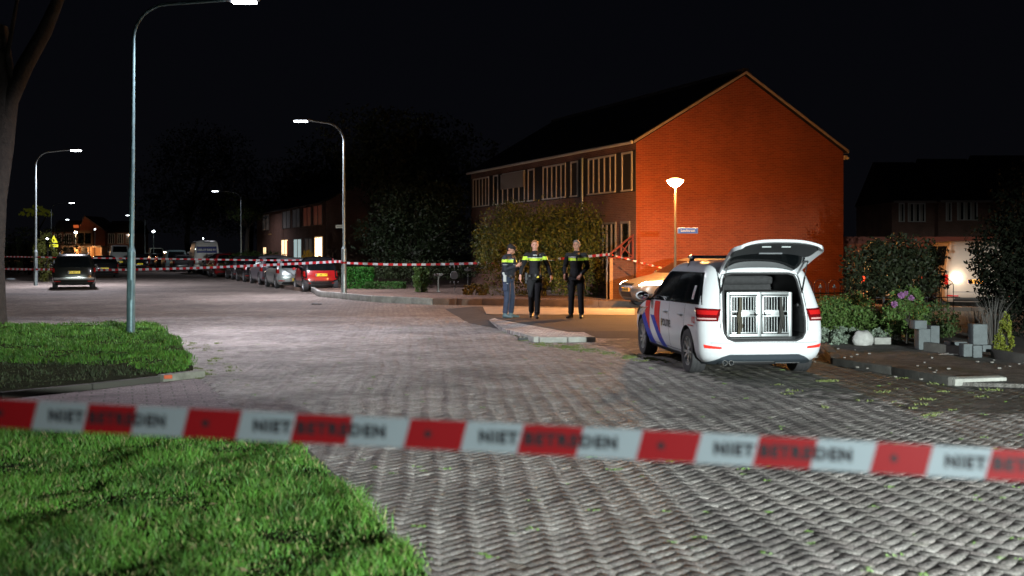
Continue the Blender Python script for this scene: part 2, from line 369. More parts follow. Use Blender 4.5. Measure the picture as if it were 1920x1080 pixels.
def single_brick_mat(name, cols, moss, amt, wear=.35):
    m = bpy.data.materials.new(name); m.use_nodes = True; n = m.node_tree; b = n.nodes['Principled BSDF']; L = n.links.new
    t = n.nodes.new('ShaderNodeTexCoord'); g = n.nodes.new('ShaderNodeNewGeometry'); ramp = n.nodes.new('ShaderNodeValToRGB'); e = ramp.color_ramp.elements
    for q in range(len(cols)-2): e.new(.5)
    for q, c in enumerate(cols): e[q].position = q/(len(cols)-1); e[q].color = (*c, 1)
    L(g.outputs['Random Per Island'], ramp.inputs[0])
    def N(sc, det, ro, lo, hi, a, c):
        x = n.nodes.new('ShaderNodeTexNoise'); x.inputs['Scale'].default_value = sc; x.inputs['Detail'].default_value = det; x.inputs['Roughness'].default_value = ro; L(t.outputs['Object'], x.inputs['Vector'])
        y = n.nodes.new('ShaderNodeMapRange'); y.inputs[1].default_value = lo; y.inputs[2].default_value = hi; y.inputs[3].default_value = a; y.inputs[4].default_value = c; L(x.outputs[0], y.inputs[0]); return x.outputs[0], y.outputs[0]
    g1, s1 = N(120, 3, .6, .42, .62, .30, 2.0); g2, s2 = N(.55, 7, .72, .36, .64, 1-wear, 1+wear); g3, s3 = N(1.1, 9, .75, .60-amt, .70-amt, 0, .6)
    mu = n.nodes.new('ShaderNodeMath'); mu.operation = 'MULTIPLY'; L(s1, mu.inputs[0]); L(s2, mu.inputs[1])
    vm = n.nodes.new('ShaderNodeVectorMath'); vm.operation = 'SCALE'; L(ramp.outputs[0], vm.inputs[0]); L(mu.outputs[0], vm.inputs['Scale'])
    mx = n.nodes.new('ShaderNodeMix'); mx.data_type = 'RGBA'; L(s3, mx.inputs[0]); L(vm.outputs[0], mx.inputs[6]); mx.inputs[7].default_value = (*moss, 1); L(mx.outputs[2], b.inputs['Base Color'])
    b.inputs['Roughness'].default_value = .75; b.inputs['Specular IOR Level'].default_value = .4
    bp = n.nodes.new('ShaderNodeBump'); bp.inputs['Strength'].default_value = 1; bp.inputs['Distance'].default_value = .011; L(g1, bp.inputs['Height']); L(bp.outputs[0], b.inputs['Normal']); return m

# raised junction plateau on the side street
def plateau(poly, z, slope, m, name):
    c = Vector((sum(p[0] for p in poly)/len(poly), sum(p[1] for p in poly)/len(poly))); mb = MB(); n = len(poly)
    inn = [(p[0], p[1], z) for p in poly]; out = []
    for p in poly:
        d = (Vector((p[0], p[1]))-c).normalized()*slope; out.append((p[0]+d.x, p[1]+d.y, .006))
    mb.add(inn+out, [tuple(range(n))]+[(i, n+i, n+(i+1) % n, (i+1) % n) for i in range(n)])
    o = mb.build(name, m); o['kind'] = 'structure'
    bm = bmesh.new(); bm.from_mesh(o.data); bmesh.ops.recalc_face_normals(bm, faces=bm.faces); bm.to_mesh(o.data); bm.free()
    if o.data.polygons[0].normal.z < 0: o.data.flip_normals()
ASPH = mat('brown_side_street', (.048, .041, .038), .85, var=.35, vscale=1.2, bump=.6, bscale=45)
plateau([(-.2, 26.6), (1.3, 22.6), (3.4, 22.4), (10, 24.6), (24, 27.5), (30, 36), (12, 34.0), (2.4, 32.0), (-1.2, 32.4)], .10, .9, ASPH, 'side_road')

bnd = [G(905, 575, .104), G(1190, 579, .104), G(1190, 591, .104), G(912, 589, .104)]  # pale strip along the far side of the side street
sheet('pale_band', bnd, .108, mat('pale_band_surface', (.26, .23, .20), .85, var=.3, vscale=2, bump=.4, bscale=40))
def kerb(name, pts, z, w=.14, label=None, m=None, h0=0.0):
    """a line of kerb stones with a small joint between them"""
    mb = MB(); pts = [Vector((p[0], p[1], 0)) for p in pts]
    for a, b_ in zip(pts, pts[1:]):
        L_ = (b_-a).length; d = (b_-a)/L_; k = max(1, round(L_/1.0))
        for i in range(k):
            p = a+d*(L_*(i+.5)/k); dz = random.uniform(-.006, .006)
            mb.bbox((p.x, p.y, (z+h0)/2+dz), (L_/k-.012, w, z-h0+.10), .018, rz=math.atan2(d.y, d.x))
    o = mb.build(name, m or KERB, smooth=40); o['kind'] = 'structure'; return o

SLAB = paver_mat('pavement_bricks', R(-4), .15, [(.16, .10, .075), (.20, .135, .10), (.14, .095, .08)], (.05, .055, .02), -.04, straight=True, bumpd=.008)
fk = [G(586, 547), G(600, 556), G(700, 566), G(812, 571), G(905, 572), G(1180, 577), G(1560, 588), G(1950, 590)]
mb = MB(); mb.prism([(p.x, p.y) for p in fk]+[(40, 37), (40, 46), (12.5, 45), (-2, 60), (-30, 110), (-34, 108), (-9.8, 48)], -.04, .16)
o = mb.build('pavement', SLAB); o['kind'] = 'structure'
kerb('kerb', [(p.x, p.y-.07) for p in fk[:4]], .17)
kerb('kerb', [(p.x, p.y-.07) for p in fk[3:]], .165, m=mat('shaded_kerb', (.10, .075, .06), .9, var=.3, vscale=4, bump=.5, bscale=50))  # darker copy of the kerb colour stands in for its shaded face
# garden-side pavement on the right, its kerb runs along the street line and ends in a broken stone
kp = [G(1545, 655), G(1568, 684), G(1680, 703), G(1788, 724)]
gp = [G(1528, 643), G(1655, 650), G(1722, 657), G(1832, 670), G(1925, 684), G(2100, 700)]
mb = MB(); mb.prism([(p.x, p.y) for p in kp]+[(9.5, 13.2), (14, 13.0)]+[(p.x, p.y) for p in gp[::-1]], -.04, .055)
o = mb.build('garden_pavement', SIDEM); o['kind'] = 'structure'
kerb('garden_kerb', kp, .07, .16, m=mat('old_kerb', (.075, .072, .065), .9, var=.4, vscale=5, bump=.6, bscale=40))
mb = MB(); a = G(1790, 724); mb.bbox((a.x+.35, a.y+.12, .06), (.8, .17, .10), .02, rz=R(14), rx=R(5))
tag(mb.build('kerb_stone', KERB, smooth=40), 'loose tilted kerb stone lying at the end of the dark garden kerb', 'kerb stone')
mb = MB(); mb.prism([(p.x, p.y) for p in gp]+[(40, 19), (40, 31), (14, 27.5), (4.6, 23.0)], -.04, .05)
o = mb.build('garden_soil', SOIL); o['kind'] = 'structure'
# kerbed island at the corner of the side street
ISL = paver_mat('island_bricks', R(-25), .12, [(.34, .33, .31), (.42, .41, .38), (.24, .19, .19)], (.09, .10, .03), .04, straight=True)
ip = [G(917, 606), G(935, 600), G(1000, 602), G(1062, 614), G(1116, 641), G(1010, 642), G(985, 634), G(945, 624)]
mb = MB(); mb.prism([(p.x, p.y) for p in ip], 0, .085); o = mb.build('traffic_island', ISL)
tag(o, 'low brick island with worn edges beside the standing officers', 'traffic island')
mb = MB()
q = [G(1116, 641), G(1010, 642), G(985, 634)]
for a, b_ in zip(q, q[1:]):
    L_ = (b_-a).length; d = (b_-a)/L_; k = max(1, round(L_/.5))
    for i in range(k):
        p = a+d*(L_*(i+.5)/k); mb.bbox((p.x, p.y, .045), (L_/k-.015, .2, .13), .02, rz=math.atan2(d.y, d.x))
mb.build('edging', KERB, o, smooth=40)
# drain grate between the island stones
dr = thing('drain_grate', 'small dark iron drain grate at the edge of the brick island', 'drain', G(990, 637, .004))
mb = MB(); mb.bbox((0, 0, .03), (.42, .34, .05), .01, mi=0); mb.build('frame', BLACKM, dr)
mb = MB()
for i in range(5): mb.box((-.15+i*.075, 0, .06), (.03, .28, .02))
mb.build('grate', mat('worn_iron', (.25, .24, .22), .5, .8), dr)
# verge soil bases and brick path between them
def line(px, py): v_ = G(px, py); return (v_.x, v_.y)
near = [line(545, 835), line(640, 927), line(700, 998), line(790, 1082), (-.05, 4.7), (-.05, 2.5), (-12, 2.5), (-16, 11.9), (-6, 10.6), (-2.35, 9.95)]
far = [line(296, 613), line(338, 645), line(362, 694), line(350, 706), line(300, 713), line(170, 727), line(0, 742), (-16, 15), (-22, 26), (-12, 25.3)]
TURF = mat('turf_base', (.018, .022, .008), .95, var=.6, vscale=5, bump=1, bscale=25, spec=.03)
for nm, poly in (('verge', near), ('far_verge', far)):
    mb = MB(); mb.prism(poly, -.03, .05); o = mb.build(nm, TURF); o['kind'] = 'structure'
PATHM = paver_mat('path_bricks', R(20), .16, [(.15, .11, .115), (.19, .15, .15), (.13, .095, .10)], (.05, .05, .02), -.05, straight=True, bumpd=.007)
sheet('path', [line(375, 708), line(436, 765), line(450, 800), (-2.35, 10.1), (-16, 12.2), (-16, 14.8), line(0, 745), line(170, 728), line(300, 714)], .004, PATHM)
kerb('verge_kerb', [line(380, 707), line(300, 716)], .05, .14, m=mat('mossy_kerb', (.17, .17, .14), .9, var=.4, vscale=6, bump=.5, bscale=50))
kerb('verge_kerb', [line(298, 716.3), line(170, 731), line(0, 748), (-16, 14.7)], .03, .10, m=mat('dark_edge', (.05, .048, .04), .95))
kerb('verge_edging', [line(800, 1082), line(704, 998), line(646, 927), line(552, 835)], .015, .06, m=mat('dark_edge', (.10, .10, .09), .9))
mb = MB(); a = G(315, 716); mb.bbox((a.x, a.y, .07), (.11, .07, .05), .01, rz=.4)
tag(mb.build('broken_brick', mat('orange_brick', (.40, .08, .03), .9), smooth=40), 'broken orange brick lying by the kerb of the far grass corner', 'brick')

# ------------------------------------------------------------------ grass
def inside(poly, x, y):
    c = np.zeros(len(x), bool); n = len(poly)
    for i in range(n):
        x1, y1 = poly[i]; x2, y2 = poly[(i+1) % n]
        t = ((y1 > y) != (y2 > y)) & (x < (x2-x1)*(y-y1)/(y2-y1+1e-9)+x1); c ^= t
    return c
def wob(x, y, s, ph):
    return np.sin(x*s+ph)*np.cos(y*s*1.3+ph*2)+.6*np.sin((x+y)*s*1.9+ph*3)*np.cos((x-y)*s*1.6+ph)+.35*np.sin(x*s*4.1+ph)*np.sin(y*s*3.7-ph)
def grass(name, poly, dens, h, wd, m, label, ymax=99, seed=3, z0=.045, xlim=None):
    r = np.random.default_rng(seed); p = np.array(poly); x0, y0 = p.min(0); x1, y1 = p.max(0); y1 = min(y1, ymax)
    if xlim: x0 = max(x0, xlim)
    n = int((x1-x0)*(y1-y0)*dens); x = r.uniform(x0, x1, n); y = r.uniform(y0, y1, n)
    k = inside(poly, x, y) & (x > -.52*y-.6) & (r.random(n) < (5.5/np.maximum(y, 5.5))**1.1)
    k &= r.random(n) < np.clip(.8+.4*wob(x, y, 2.1, 1), .5, 1)
    x, y = x[k], y[k]; n = len(x)
    x = x+.035*np.abs(r.normal(size=n))*np.sin(x*9+y*5)+r.normal(0, .03, n); y = y+r.normal(0, .03, n)
    hh = h*(.35+.95*r.random(n)**1.5)*np.clip(.85+.5*wob(x, y, 2.1, 1)+.3*wob(x, y, 6, 4), .22, 1.9)
    far_ = np.maximum(1, y/7)**.8
    a = r.uniform(0, 2*PI, n); lean = hh*(.25+.55*r.random(n)); la = r.uniform(0, 2*PI, n)
    W = wd*(.7+.6*r.random(n))*far_
    dx, dy = np.cos(a)*W, np.sin(a)*W; lx, ly = np.cos(la)*lean, np.sin(la)*lean
    z = np.full(n, z0)+.055*np.clip(.35+.6*wob(x, y, 1.7, 2)+.2*wob(x, y, 5.3, 1), 0, 1.3)
    v = np.stack([np.stack([x-dx, y-dy, z], 1), np.stack([x+dx, y+dy, z], 1),
                  np.stack([x+dx*.8+lx*.35, y+dy*.8+ly*.35, z+hh*.6], 1), np.stack([x-dx*.8+lx*.35, y-dy*.8+ly*.35, z+hh*.6], 1),
                  np.stack([x+lx, y+ly, z+hh], 1)], 1).reshape(-1, 3)
    b = np.arange(n)*5
    f = np.concatenate([np.stack([b, b+1, b+2], 1), np.stack([b, b+2, b+3], 1), np.stack([b+3, b+2, b+4], 1)])
    o = npmesh(name, v, f, m); tag(o, label, 'grass', kind='stuff'); return o
GRASS = mat('grass_blades', (.085, .20, .026), .55, var=.45, vscale=1.8, dark=(.022, .060, .011), island=.35, spec=.3)  # dark green patches in the colour add shadow variety to the lawn
grass('grass', near, 11500, .07, .0027, GRASS, 'bright green uneven lawn grass on the verge nearest the camera', 11.8, 3)
far_g = [line(296, 613), line(338, 645), line(364, 692), line(350, 704), line(300, 708), line(235, 694), line(110, 690), line(0, 686), (-16, 17.5), (-22, 26), (-12, 25.3)]
grass('grass', far_g, 5200, .065, .003, GRASS, 'grass on the verge around the tall grey lamp post', 30, 5)
isl_poly = [(p.x, p.y) for p in ip]; gard = [(p.x-.08, p.y) for p in kp]+[(9.5, 13.1), (16, 12.9), (16, 26), (4.3, 20)]
plat = [(-1.2, 27.3), (1.2, 21.9), (3.6, 21.6), (14, 24), (14, 34), (-1.5, 34)]
path_poly = [line(378, 706), line(438, 765), line(452, 800), (-2.35, 10.1), (-16, 12.2), (-16, 14.8), line(0, 747), line(170, 730), line(300, 716)]
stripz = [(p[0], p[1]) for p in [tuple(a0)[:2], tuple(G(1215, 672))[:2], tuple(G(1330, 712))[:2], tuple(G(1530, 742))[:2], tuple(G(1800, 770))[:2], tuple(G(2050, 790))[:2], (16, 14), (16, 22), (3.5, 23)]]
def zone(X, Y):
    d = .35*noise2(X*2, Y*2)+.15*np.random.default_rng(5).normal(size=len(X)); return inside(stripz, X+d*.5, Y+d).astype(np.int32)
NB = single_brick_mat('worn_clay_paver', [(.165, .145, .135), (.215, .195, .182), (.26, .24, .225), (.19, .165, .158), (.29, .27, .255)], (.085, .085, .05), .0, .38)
DB = single_brick_mat('mossy_shaded_paver', [(.050, .047, .043), (.085, .080, .073), (.12, .112, .10), (.062, .056, .053)], (.050, .056, .022), .10, .5)  # dark tones hold moss and shade together
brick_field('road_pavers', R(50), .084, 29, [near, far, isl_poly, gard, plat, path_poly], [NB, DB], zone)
DRYG = mat('dry_blades', (.26, .24, .10), .7, var=.3, vscale=4, island=.3)
grass('dry_grass', near, 900, .06, .0026, DRYG, 'pale dry stalks mixed through the nearest lawn', 11.8, 23, z0=.055)
grass('verge_grass', [line(300, 706), line(235, 692), line(110, 688), line(0, 684), (-16, 17.5), (-16, 15), line(0, 742), line(170, 727)], 900, .05, .004, mat('shaded_grass', (.03, .045, .015), .8, var=.5, vscale=3, island=.3), 'thin dull grass on the dark front edge of the far verge', 30, 25)  # darker green stands in for shade along this edge
DRY = mat('dry_leaf', (.30, .24, .12), .8)
mb = MB()
for i in range(60):
    y = random.uniform(5.5, 11); x = -random.uniform(.0, .36)*y-.4-(y-5.5)*.12
    if not inside(near, np.array([x]), np.array([y]))[0]: continue
    a = random.uniform(0, 6.3); s_ = random.uniform(.015, .04)
    mb.add([(x+math.cos(a)*s_, y+math.sin(a)*s_, .085), (x-math.sin(a)*s_*.6, y+math.cos(a)*s_*.6, .10), (x-math.cos(a)*s_, y-math.sin(a)*s_, .09), (x+math.sin(a)*s_*.6, y-math.cos(a)*s_*.6, .08)], [(0, 1, 2, 3)])
tag(mb.build('fallen_leaves', DRY), 'pale dry leaves scattered in the nearest lawn', 'leaves', kind='stuff')
# weeds: tufts in the joints of the pavers
def tufts(name, pts, label, m, h=.06, nb=14, sp=.05):
    v, f = [], []
    for (x, y) in pts:
        k = int(nb*random.uniform(.4, 1.4)); s_ = random.uniform(.5, 1.3)
        for i in range(k):
            a = random.uniform(0, 6.3); r_ = random.random()*sp*s_; px_, py_ = x+math.cos(a)*r_*1.6, y+math.sin(a)*r_; h_ = h*s_*random.uniform(.4, 1); wd = .004+.0006*y
            la = random.uniform(0, 6.3); b = len(v)
            v += [(px_-wd, py_, .003), (px_+wd, py_, .003), (px_+math.cos(la)*h_*.8, py_+math.sin(la)*h_*.8, h_)]; f.append((b, b+1, b+2))
    o = npmesh(name, np.array(v), np.array(f), m); tag(o, label, 'weeds', kind='stuff')
WEED = mat('weed_leaves', (.10, .19, .03), .6, var=.3, vscale=3)
pts = []
for i in range(300):
    y = 5.6*math.exp(random.random()*1.5); x = random.uniform(-.42, .5)*y
    if x < -.405*(y-5)-.3: continue
    pts.append((x, y))
tufts('weeds', pts, 'tiny bright green weeds in the joints of the road pavers', WEED, .018, 9, .03)
pts = []
for i in range(90):
    t_ = random.random(); a = G(1010, 643).lerp(G(1240, 676), t_); pts.append((a.x+random.gauss(0, .12), a.y-.25+random.gauss(0, .22)))
for i in range(26): a = G(955, 616).lerp(G(985, 640), random.random()); pts.append((a.x+random.gauss(0, .1), a.y+random.gauss(0, .2)))
for i in range(12): a = G(1552, 716); pts.append((a.x+random.gauss(0, .06), a.y+random.gauss(0, .05)))
for i in range(36):
    x = random.uniform(3.0, 8); pts.append((x, random.uniform(11.2, 15.5)))
for i in range(40): a = line(340+random.random()*80, 640+random.random()*70); pts.append((a[0]+random.gauss(0, .1), a[1]+random.gauss(0, .2)))
tufts('gutter_weeds', pts, 'yellow green moss and weeds along the gutter of the parking strip', mat('gutter_weed', (.12, .15, .04), .7, var=.3, vscale=3), .035, 16, .07)
mb = MB()   # little stones and bits of bark on the dark pavement
for i in range(110):
    x = random.uniform(4.5, 11); y = random.uniform(13.5, 19); s_ = random.uniform(.006, .022)
    if x < 5.9 and y < 14: continue
    mb.bbox((x, y, .06+s_*.4), (s_*2.4, s_*1.6, s_), s_*.3, rz=random.uniform(0, 3))
tag(mb.build('gravel', mat('pale_grit', (.20, .19, .17), .9)), 'scattered grit and crumbs on the dark garden pavement', 'gravel', kind='stuff')
# ------------------------------------------------------------------ cars
# profile rows: height, rear x, front x, half width   (x forward, origin mid wheelbase on the ground)
MPV = [(.19, -2.05, 2.02, .78), (.26, -2.17, 2.18, .86), (.36, -2.22, 2.24, .895), (.5, -2.25, 2.26, .91), (.62, -2.25, 2.25, .915), (.72, -2.235, 2.20, .915), (.82, -2.22, 2.06, .912),
       (.90, -2.205, 1.84, .905), (.98, -2.19, 1.50, .895), (1.04, -2.17, 1.24, .882), (1.15, -2.135, 1.05, .855), (1.3, -2.08, .82, .812), (1.42, -2.03, .62, .775), (1.50, -1.99, .47, .745),
       (1.56, -1.94, .32, .712), (1.60, -1.88, .18, .665), (1.63, -1.76, .02, .59), (1.648, -1.55, -.2, .48), (1.657, -1.2, -.5, .28)]
HATCH = [(.19, -1.95, 1.98, .76), (.26, -2.04, 2.08, .83), (.36, -2.09, 2.13, .87), (.5, -2.11, 2.15, .885), (.62, -2.10, 2.12, .89), (.70, -2.08, 2.05, .89), (.78, -2.05, 1.82, .885),
         (.86, -2.02, 1.45, .875), (.93, -1.98, 1.08, .86), (1.02, -1.92, .86, .83), (1.15, -1.80, .62, .785), (1.28, -1.68, .38, .735), (1.36, -1.59, .20, .70), (1.42, -1.48, .0, .64), (1.455, -1.30, -.2, .54), (1.475, -1.0, -.45, .3)]
ESTATE = [(.19, -2.15, 2.1, .76), (.26, -2.24, 2.22, .84), (.36, -2.29, 2.27, .88), (.5, -2.31, 2.29, .90), (.64, -2.30, 2.27, .905), (.76, -2.28, 2.2, .905), (.84, -2.26, 1.95, .90),
          (.92, -2.24, 1.5, .89), (1.0, -2.21, 1.15, .872), (1.12, -2.13, .93, .83), (1.26, -2.02, .66, .785), (1.38, -1.92, .42, .735), (1.46, -1.83, .24, .69), (1.52, -1.68, .05, .60), (1.545, -1.4, -.2, .46), (1.555, -1.1, -.5, .25)]
MICRO = [(.2, -1.15, 1.12, .66), (.28, -1.22, 1.2, .72), (.4, -1.25, 1.25, .75), (.55, -1.25, 1.25, .758), (.7, -1.23, 1.22, .76), (.82, -1.19, 1.10, .755), (.92, -1.15, .92, .745),
         (1.02, -1.10, .78, .73), (1.15, -1.03, .60, .70), (1.3, -.95, .40, .66), (1.4, -.88, .25, .625), (1.47, -.80, .10, .58), (1.515, -.66, -.05, .48), (1.535, -.45, -.2, .26)]
VAN = [(.25, -2.55, 2.5, .86), (.35, -2.62, 2.62, .94), (.5, -2.65, 2.68, .97), (.8, -2.65, 2.66, .985), (1.05, -2.645, 2.5, .985), (1.2, -2.64, 2.2, .975), (1.35, -2.63, 1.95, .965), (1.7, -2.61, 1.62, .93),
       (2.0, -2.585, 1.32, .895), (2.25, -2.56, 1.02, .86), (2.42, -2.53, .78, .83), (2.52, -2.48, .6, .78), (2.57, -2.40, .4, .68), (2.59, -2.2, .1, .45)]
PE = 3.4
class Car:
    def __init__(s, rows, Lr=.34, Lf=.75, ax=(-1.42, 1.37), wr=.32):
        s.rows = rows; s.Lr0 = Lr; s.Lf0 = Lf; s.ax = ax; s.wr = wr; s.H = rows[-1][0]
    def at(s, z):
        r = s.rows; z = min(max(z, r[0][0]), r[-1][0])
        for i in range(len(r)-1):
            if z <= r[i+1][0]:
                t = (z-r[i][0])/(r[i+1][0]-r[i][0]); return [r[i][k]*(1-t)+r[i+1][k]*t for k in (1, 2, 3)]
        return list(r[-1][1:])
    def LL(s, z):
        xr, xf, hw = s.at(z); L_ = xf-xr; return min(s.Lr0, L_*.45), min(s.Lf0, L_*.5)
    def side(s, x, z):
        xr, xf, hw = s.at(z); lr, lf = s.LL(z); g = 1
        d = min(1, max(0, (x-xr)/lr)); g *= (1-(1-d)**PE)**(1/PE)
        d = min(1, max(0, (xf-x)/lf)); g *= (1-(1-d)**PE)**(1/PE)
        return hw*g
    def rear(s, y, z):
        xr, xf, hw = s.at(z); lr, lf = s.LL(z); q = min(1, abs(y)/hw); return xr+lr*(1-(1-q**PE)**(1/PE))
    def front(s, y, z):
        xr, xf, hw = s.at(z); lr, lf = s.LL(z); q = min(1, abs(y)/hw); return xf-lf*(1-(1-q**PE)**(1/PE))
    def ring(s, q, z, sgn=1, end='r'):
        """q 0..1 round the corner from the middle of the end face, above 1 metres along the side"""
        xr, xf, hw = s.at(z); lr, lf = s.LL(z); l, x0, dr = (lr, xr, 1) if end == 'r' else (lf, xf, -1)
        if q <= 1:
            a = q*PI/2; return Vector((x0+dr*l*(1-math.cos(a)**(2/PE)), sgn*hw*math.sin(a)**(2/PE), z))
        return Vector((x0+dr*(l+q-1), sgn*hw, z))
    def body(s, zs=None, nq=11, nx=30):
        zs = zs or [s.rows[0][0]+(s.H-s.rows[0][0])*(1-(1-i/45)**1.25) for i in range(46)]
        mb = MB(); vs = []
        for z in zs:
            xr, xf, hw = s.at(z); lr, lf = s.LL(z); ring = []
            for i in range(nq): ring.append(s.ring(i/nq, z, 1, 'r'))
            a, b_ = xr+lr, xf-lf
            for i in range(nx): ring.append(Vector((a+(b_-a)*i/(nx-1), hw, z)))
            for i in range(nq-1, -1, -1): ring.append(s.ring(i/nq, z, 1, 'f'))
            for i in range(1, nq): ring.append(s.ring(i/nq, z, -1, 'f'))
            for i in range(nx): ring.append(Vector((b_+(a-b_)*i/(nx-1), -hw, z)))
            for i in range(nq-1, 0, -1): ring.append(s.ring(i/nq, z, -1, 'r'))
            N = len(ring); vs += ring
        fs = []
        for j in range(len(zs)-1):
            for i in range(N): fs.append((j*N+i, j*N+(i+1) % N, (j+1)*N+(i+1) % N, (j+1)*N+i))
        k = len(vs); vs += [Vector((0, 0, zs[0])), Vector(((s.rows[-1][1]+s.rows[-1][2])/2, 0, s.H+.006))]
        for i in range(N): fs.append((k, (i+1) % N, i)); fs.append((k+1, (len(zs)-1)*N+i, (len(zs)-1)*N+(i+1) % N))
        # outward winding
        mb.add(vs, [f[::-1] for f in fs]); return mb
    def patch(s, quad, kind='side', sgn=1, nu=10, nv=8, off=.004, mb=None, mi=0, thick=.012):
        """a thin panel following the surface; quad = 4 corners in (x,z), (y,z) or (ring q, z)"""
        mb = mb or MB(); vs, fs = [], []
        A, B, C_, D = [Vector(q) for q in quad]
        def pt(u, v):
            p = (A*(1-u)+B*u)*(1-v)+(D*(1-u)+C_*u)*v
            if kind == 'side':
                def f(a, z): return Vector((a, sgn*s.side(a, z), z))
            elif kind == 'rear':
                def f(a, z): return Vector((s.rear(a, z), a, z))
            elif kind == 'front':
                def f(a, z): return Vector((s.front(a, z), a, z))
            elif kind == 'ringf':
                def f(a, z): return s.ring(a, z, sgn, 'f')
            else:
                def f(a, z): return s.ring(a, z, sgn, 'r')
            q = f(p.x, p.y); e = .004; n_ = (f(p.x+e, p.y)-q).cross(f(p.x, p.y+e)-q)
            if n_.length < 1e-9: n_ = Vector((q.x, q.y, 0))
            n_.normalize(); c = Vector((q.x*.3, q.y, 0)) if kind == 'side' else Vector((q.x, q.y, 0))
            if n_.dot(c) < 0: n_ = -n_
            return q, n_
        for j in range(nv+1):
            for i in range(nu+1):
                q, n_ = pt(i/nu, j/nv); vs.append(q+n_*off)
        K = len(vs)
        for j in range(nv+1):
            for i in range(nu+1):
                q, n_ = pt(i/nu, j/nv); vs.append(q+n_*(off-thick))
        W = nu+1
        for j in range(nv):
            for i in range(nu):
                a = j*W+i; fs.append((a, a+1, a+W+1, a+W)); fs.append((K+a+W, K+a+W+1, K+a+1, K+a))
        for i in range(nu): fs.append((i, i+1, K+i+1, K+i)); b_ = nv*W+i; fs.append((b_+1, b_, K+b_, K+b_+1))
        for j in range(nv): fs.append((j*W, (j+1)*W, K+(j+1)*W, K+j*W)); b_ = j*W+nu; fs.append((b_+W, b_, K+b_, K+b_+W))
        mb.add(vs, fs, mi); return mb
    def text(s, body, size, x, z, sgn=1, off=.007, kind='side', mb=None, mi=0, fat=.0):
        vs, fs = text_geo(body, size, fat); mb = mb or MB(); out = []
        for v in vs:
            if kind == 'side': a = x-sgn*v.x; zz = z+v.y; out.append(Vector((a, sgn*(s.side(a, zz)+off), zz)))
            else: a = x-v.x; zz = z+v.y; out.append(Vector((s.rear(a, zz)-off, a, zz)))
        mb.add(out, fs, mi); return mb

def recalc(o):
    bm = bmesh.new(); bm.from_mesh(o.data); bmesh.ops.recalc_face_normals(bm, faces=bm.faces); bm.to_mesh(o.data); bm.free(); return o

RED = mat('lamp_red', (.35, .01, .008), .15, coat=1)
REDLIT = mat('tail_lit', (.6, .02, .01), .2, emit=(1, .06, .02), estr=3)
YPLATE = mat('yellow_plate', (.85, .58, .02), .45)
YGLOW = mat('glowing_yellow_plate', (.92, .66, .03), .4, emit=(1, .8, .05), estr=.35, sample=False)  # weak emission stands in for light thrown back by the plates
RIM = mat('alloy_rim', (.50, .51, .52), .3, .8)
CHROME = mat('chrome', (.7, .7, .7), .12, 1)

_wheel = {}
def wheel(parent, x, y, r, wdt=.21, spokes=10, name='wheel', rim=RIM):
    e = bpy.data.objects.new(name, None); C.objects.link(e); e.parent = parent; e.location = (x, y, r); e.rotation_euler = (0, 0, 0 if y > 0 else PI)
    key = (round(r, 3), spokes, rim.name)
    if key in _wheel:
        for d in _wheel[key]:
            o = bpy.data.objects.new(d.name.split('.')[0], d); C.objects.link(o); o.parent = e
        return e
    h = wdt/2; mb = MB()
    mb.lathe([(r*.66, -h*.9), (r*.80, -h), (r*.95, -h*.95), (r, -h*.7), (r, -h*.25), (r*.985, -h*.2), (r, -h*.12), (r, h*.3), (r*.985, h*.34), (r, h*.4), (r, h*.7), (r*.95, h*.95), (r*.80, h), (r*.66, h*.9), (r*.64, 0)], 40, axis='y', closed=True)
    t = recalc(mb.build('tyre', RUBBER, e, smooth=50))
    mb = MB(); mb.lathe([(r*.665, h*.88), (r*.63, h*.86), (r*.60, h*.5), (r*.60, -h*.7), (r*.665, -h*.7)], 40, axis='y', mi=0)
    mb.lathe([(r*.60, -h*.1), (.001, -h*.1)], 30, axis='y', mi=1)
    mb.lathe([(r*.17, h*.3), (r*.17, h*.75), (r*.13, h*.82), (.001, h*.82)], 20, axis='y', mi=0)
    for k in range(spokes):
        a = 2*PI*k/spokes+(.08 if k % 2 else -.08); c, s_ = math.cos(a), math.sin(a)
        p0, p1 = r*.1, r*.63; w0, w1 = r*.045, r*.055
        vs = []
        for (p, ww, hy) in ((p0, w0, h*.72), (p1, w1, h*.82)):
            for (sw, dy) in ((-1, 0), (1, 0), (1, -.03), (-1, -.03)):
                vs.append((c*p-s_*ww*sw, hy+dy, s_*p+c*ww*sw))
        mb.add(vs, [(0, 1, 5, 4), (1, 2, 6, 5), (2, 3, 7, 6), (3, 0, 4, 7)], 0)
    rm = recalc(mb.build('rim', [rim, BLACKM], e, smooth=35))
    _wheel[key] = (t.data, rm.data); return e

def cut_wheels(o, car, dark=1):
    cut = MB()
    for ax in car.ax:
        for sg in (1, -1):
            cut.lathe([(.001, sg*.55), (car.wr+.055, sg*.55), (car.wr+.055, sg*1.3), (.001, sg*1.3)], 36, c=(ax, 0, car.wr), axis='y')
    co = cut.build('cutter', PLAST); co.parent = o.parent; bm = bmesh.new(); bm.from_mesh(co.data); bmesh.ops.remove_doubles(bm, verts=bm.verts, dist=.002); bmesh.ops.recalc_face_normals(bm, faces=bm.faces); bm.to_mesh(co.data); bm.free()
    recalc(o); b = o.modifiers.new('b', 'BOOLEAN'); b.object = co; b.operation = 'DIFFERENCE'; b.solver = 'EXACT'
    apply_mods(o); bpy.data.objects.remove(co)
    for p in o.data.polygons:
        for ax in car.ax:
            if math.hypot(p.center.x-ax, p.center.z-car.wr) < car.wr+.05 and abs(p.center.y) < car.at(p.center.z)[2]-.003 and abs(p.center.y) > .5: p.material_index = dark
    o.data.polygons.foreach_set('use_smooth', [True]*len(o.data.polygons)); o.data.set_sharp_from_angle(angle=R(32)); return o

